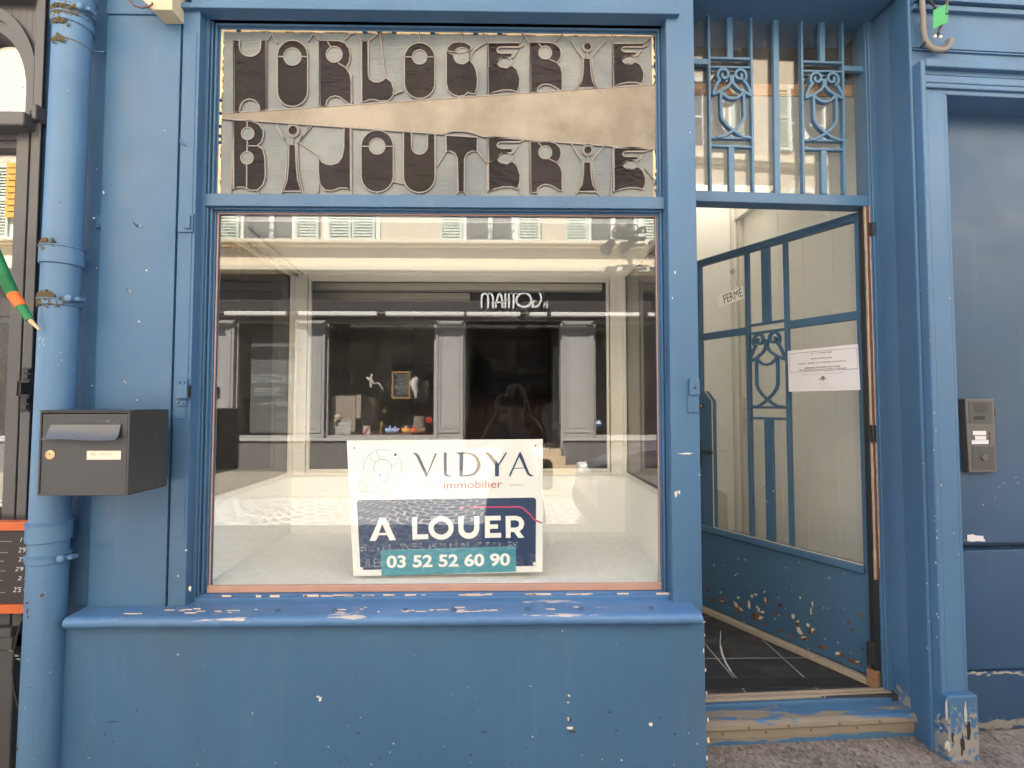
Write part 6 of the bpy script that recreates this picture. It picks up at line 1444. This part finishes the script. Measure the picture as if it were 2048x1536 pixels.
for s_ in (-1, 1):
    X = lambda d: CXP+s_*d
    wx_ = -.042 if s_ < 0 else .180; ex = -.155 if s_ < 0 else .35
    wr = chain(3, [((X(.12), -2.24, 1.185), .052), ((X(.168), -2.235, 1.155), .050), (((X(.168)+ex)/2, -2.17, 1.08), .044), ((ex, -2.10, 1.02), .038), (((ex+wx_)/2, -2.01, 1.15), .034), ((wx_-.01*(-s_)*-1, -1.945, 1.262), .024)])
    hx_ = wx_; pm = chain(wr, [((hx_+.004*s_, -1.915, 1.300), (.026, .018)), ((hx_+.002*s_, -1.898, 1.335), (.028, .015))])
    i_ = -s_
    chain(pm, [((hx_, -1.885, 1.372), .0095), ((hx_+i_*.018, -1.872, 1.394), .0085), ((hx_+i_*.042, -1.866, 1.3965), .0075)])
    chain(pm, [((hx_-i_*.004, -1.880, 1.352), .0095), ((hx_+i_*.006, -1.866, 1.356), .0088), ((hx_+i_*.016, -1.8665, 1.3535), .0078)][:2]+[((hx_+i_*.020, -1.876, 1.352), .0075)])
    chain(pm, [((hx_-i_*.005, -1.882, 1.332), .0092), ((hx_+i_*.006, -1.868, 1.334), .0086), ((hx_+i_*.020, -1.877, 1.333), .0074)])
    chain(wr+1, [((hx_-i_*.002, -1.890, 1.308), .0085), ((hx_+i_*.008, -1.872, 1.304), .0078), ((hx_+i_*.022, -1.870, 1.3015), .0068)])
    chain(wr+1, [((hx_+i_*.010, -1.905, 1.292), .011), ((hx_+i_*.030, -1.888, 1.288), .0095), ((hx_+i_*.048, -1.876, 1.2985), .0080)])
    chain(0, [((X(.085), -2.25, .74), .085), ((X(.09), -2.23, .40), .055), ((X(.09), -2.255, .02), .034), ((X(.095), -2.20, -.045), .034), ((X(.10), -2.11, -.055), .026)])
skinned('body', N, E, skin_m, per)
m = MB(); m.blob((CXP, -2.205, 1.405), .088, .105, .095, nu=20, nv=12); m.blob((CXP, -2.305, 1.40), .045, .045, .045, nu=14, nv=10); m.blob((CXP, -2.235, 1.35), .082, .075, .09, nu=18, nv=10); obj('hair', m, hair_m, per, smooth=True)
m = MB()
for s_ in (-1, 1): m.blob((CXP+s_*.028, -2.104, 1.385), .010, .006, .006, nu=10, nv=6)
obj('eye', m, plain('eye_white', (.6, .6, .58, 1), .2), per, smooth=True)
m = MB(); m.tube([(CXP, -2.108, 1.385), (CXP, -2.092, 1.362), (CXP, -2.086, 1.352), (CXP, -2.10, 1.346)], [.006, .009, .011, .007], seg=8); m.tube([(CXP-.022, -2.112, 1.322), (CXP, -2.104, 1.320), (CXP+.022, -2.112, 1.322)], [.003, .005, .003], seg=8)
for s_ in (-1, 1): m.blob((CXP+s_*.082, -2.185, 1.375), .010, .018, .028)
obj('facial_feature', m, skin_m, per, smooth=True)
top_m = plain('grey_top', (.20, .20, .22, 1), .85); skirt_m = plain('dark_skirt', (.045, .045, .055, 1), .9)
skinned('top', [((CXP, -2.25, .86), (.142, .108)), ((CXP, -2.26, .97), (.128, .096)), ((CXP, -2.25, 1.09), (.145, .104)), ((CXP, -2.242, 1.165), (.105, .082))], [(0, 1), (1, 2), (2, 3)], top_m, per)
m = MB(); seg = 48; vs = []; prof = [(.135, .90), (.15, .84), (.18, .72), (.215, .5), (.24, .28), (.255, .12)]
for r, z_ in prof:
    for k in range(seg):
        a = 2*math.pi*k/seg; rr_ = r*(1+.05*math.sin(a*9)*(1-(z_-.1)/.9)); vs.append((CXP+rr_*1.1*math.cos(a), -2.25+rr_*.8*math.sin(a), z_))
m.add(vs, [(i*seg+k, i*seg+(k+1) % seg, (i+1)*seg+(k+1) % seg, (i+1)*seg+k) for i in range(len(prof)-1) for k in range(seg)]); obj('skirt', m, skirt_m, per, smooth=True)
m = MB()
for s_ in (-1, 1): m.box(CXP+s_*.097-.04, CXP+s_*.097+.04, -2.30, -2.07, -.083, -.045)
obj('shoe', m, M['black'], per, bevel=.015)
ph = thing('phone', 'black phone held level in front of the photographer', 'phone', (.068, -1.862, 1.348))
m = MB(); m.box(-.014, .150, -1.8665, -1.8585, 1.3105, 1.3865); obj('case', m, plain('phone_black', (.02, .02, .022, 1), .3), ph, bevel=.003)
m = MB(); m.box(-.010, .146, -1.8675, -1.8666, 1.3145, 1.3825); obj('screen', m, plain('phone_screen', (.02, .02, .03, 1), .05), ph)
m = MB(); rect_frame(m, -.0125, .1485, 1.312, 1.385, .0016, -1.8600, -1.8583); obj('rim', m, plain('phone_rim', (.6, .6, .62, 1), .25, .9), ph)
bg_ = thing('shoulder_bag', 'brown bag hanging at the hip on a dark diagonal strap', 'bag', (.36, -2.22, .60))
m = MB(); m.box(.30, .41, -2.33, -2.12, .62, .86); obj('pouch', m, plain('bag_leather', (.09, .05, .035, 1), .6), bg_, bevel=.03)
m = MB(); m.tube([(-.03, -2.24, 1.215), (.0, -2.135, 1.14), (.08, -2.118, 1.02), (.19, -2.125, .93), (.31, -2.17, .84)], .011, seg=8); m.tube([(-.03, -2.24, 1.215), (.02, -2.35, 1.12), (.18, -2.37, .98), (.32, -2.30, .85)], .011, seg=8); obj('strap', m, M['black'], bg_, smooth=True)
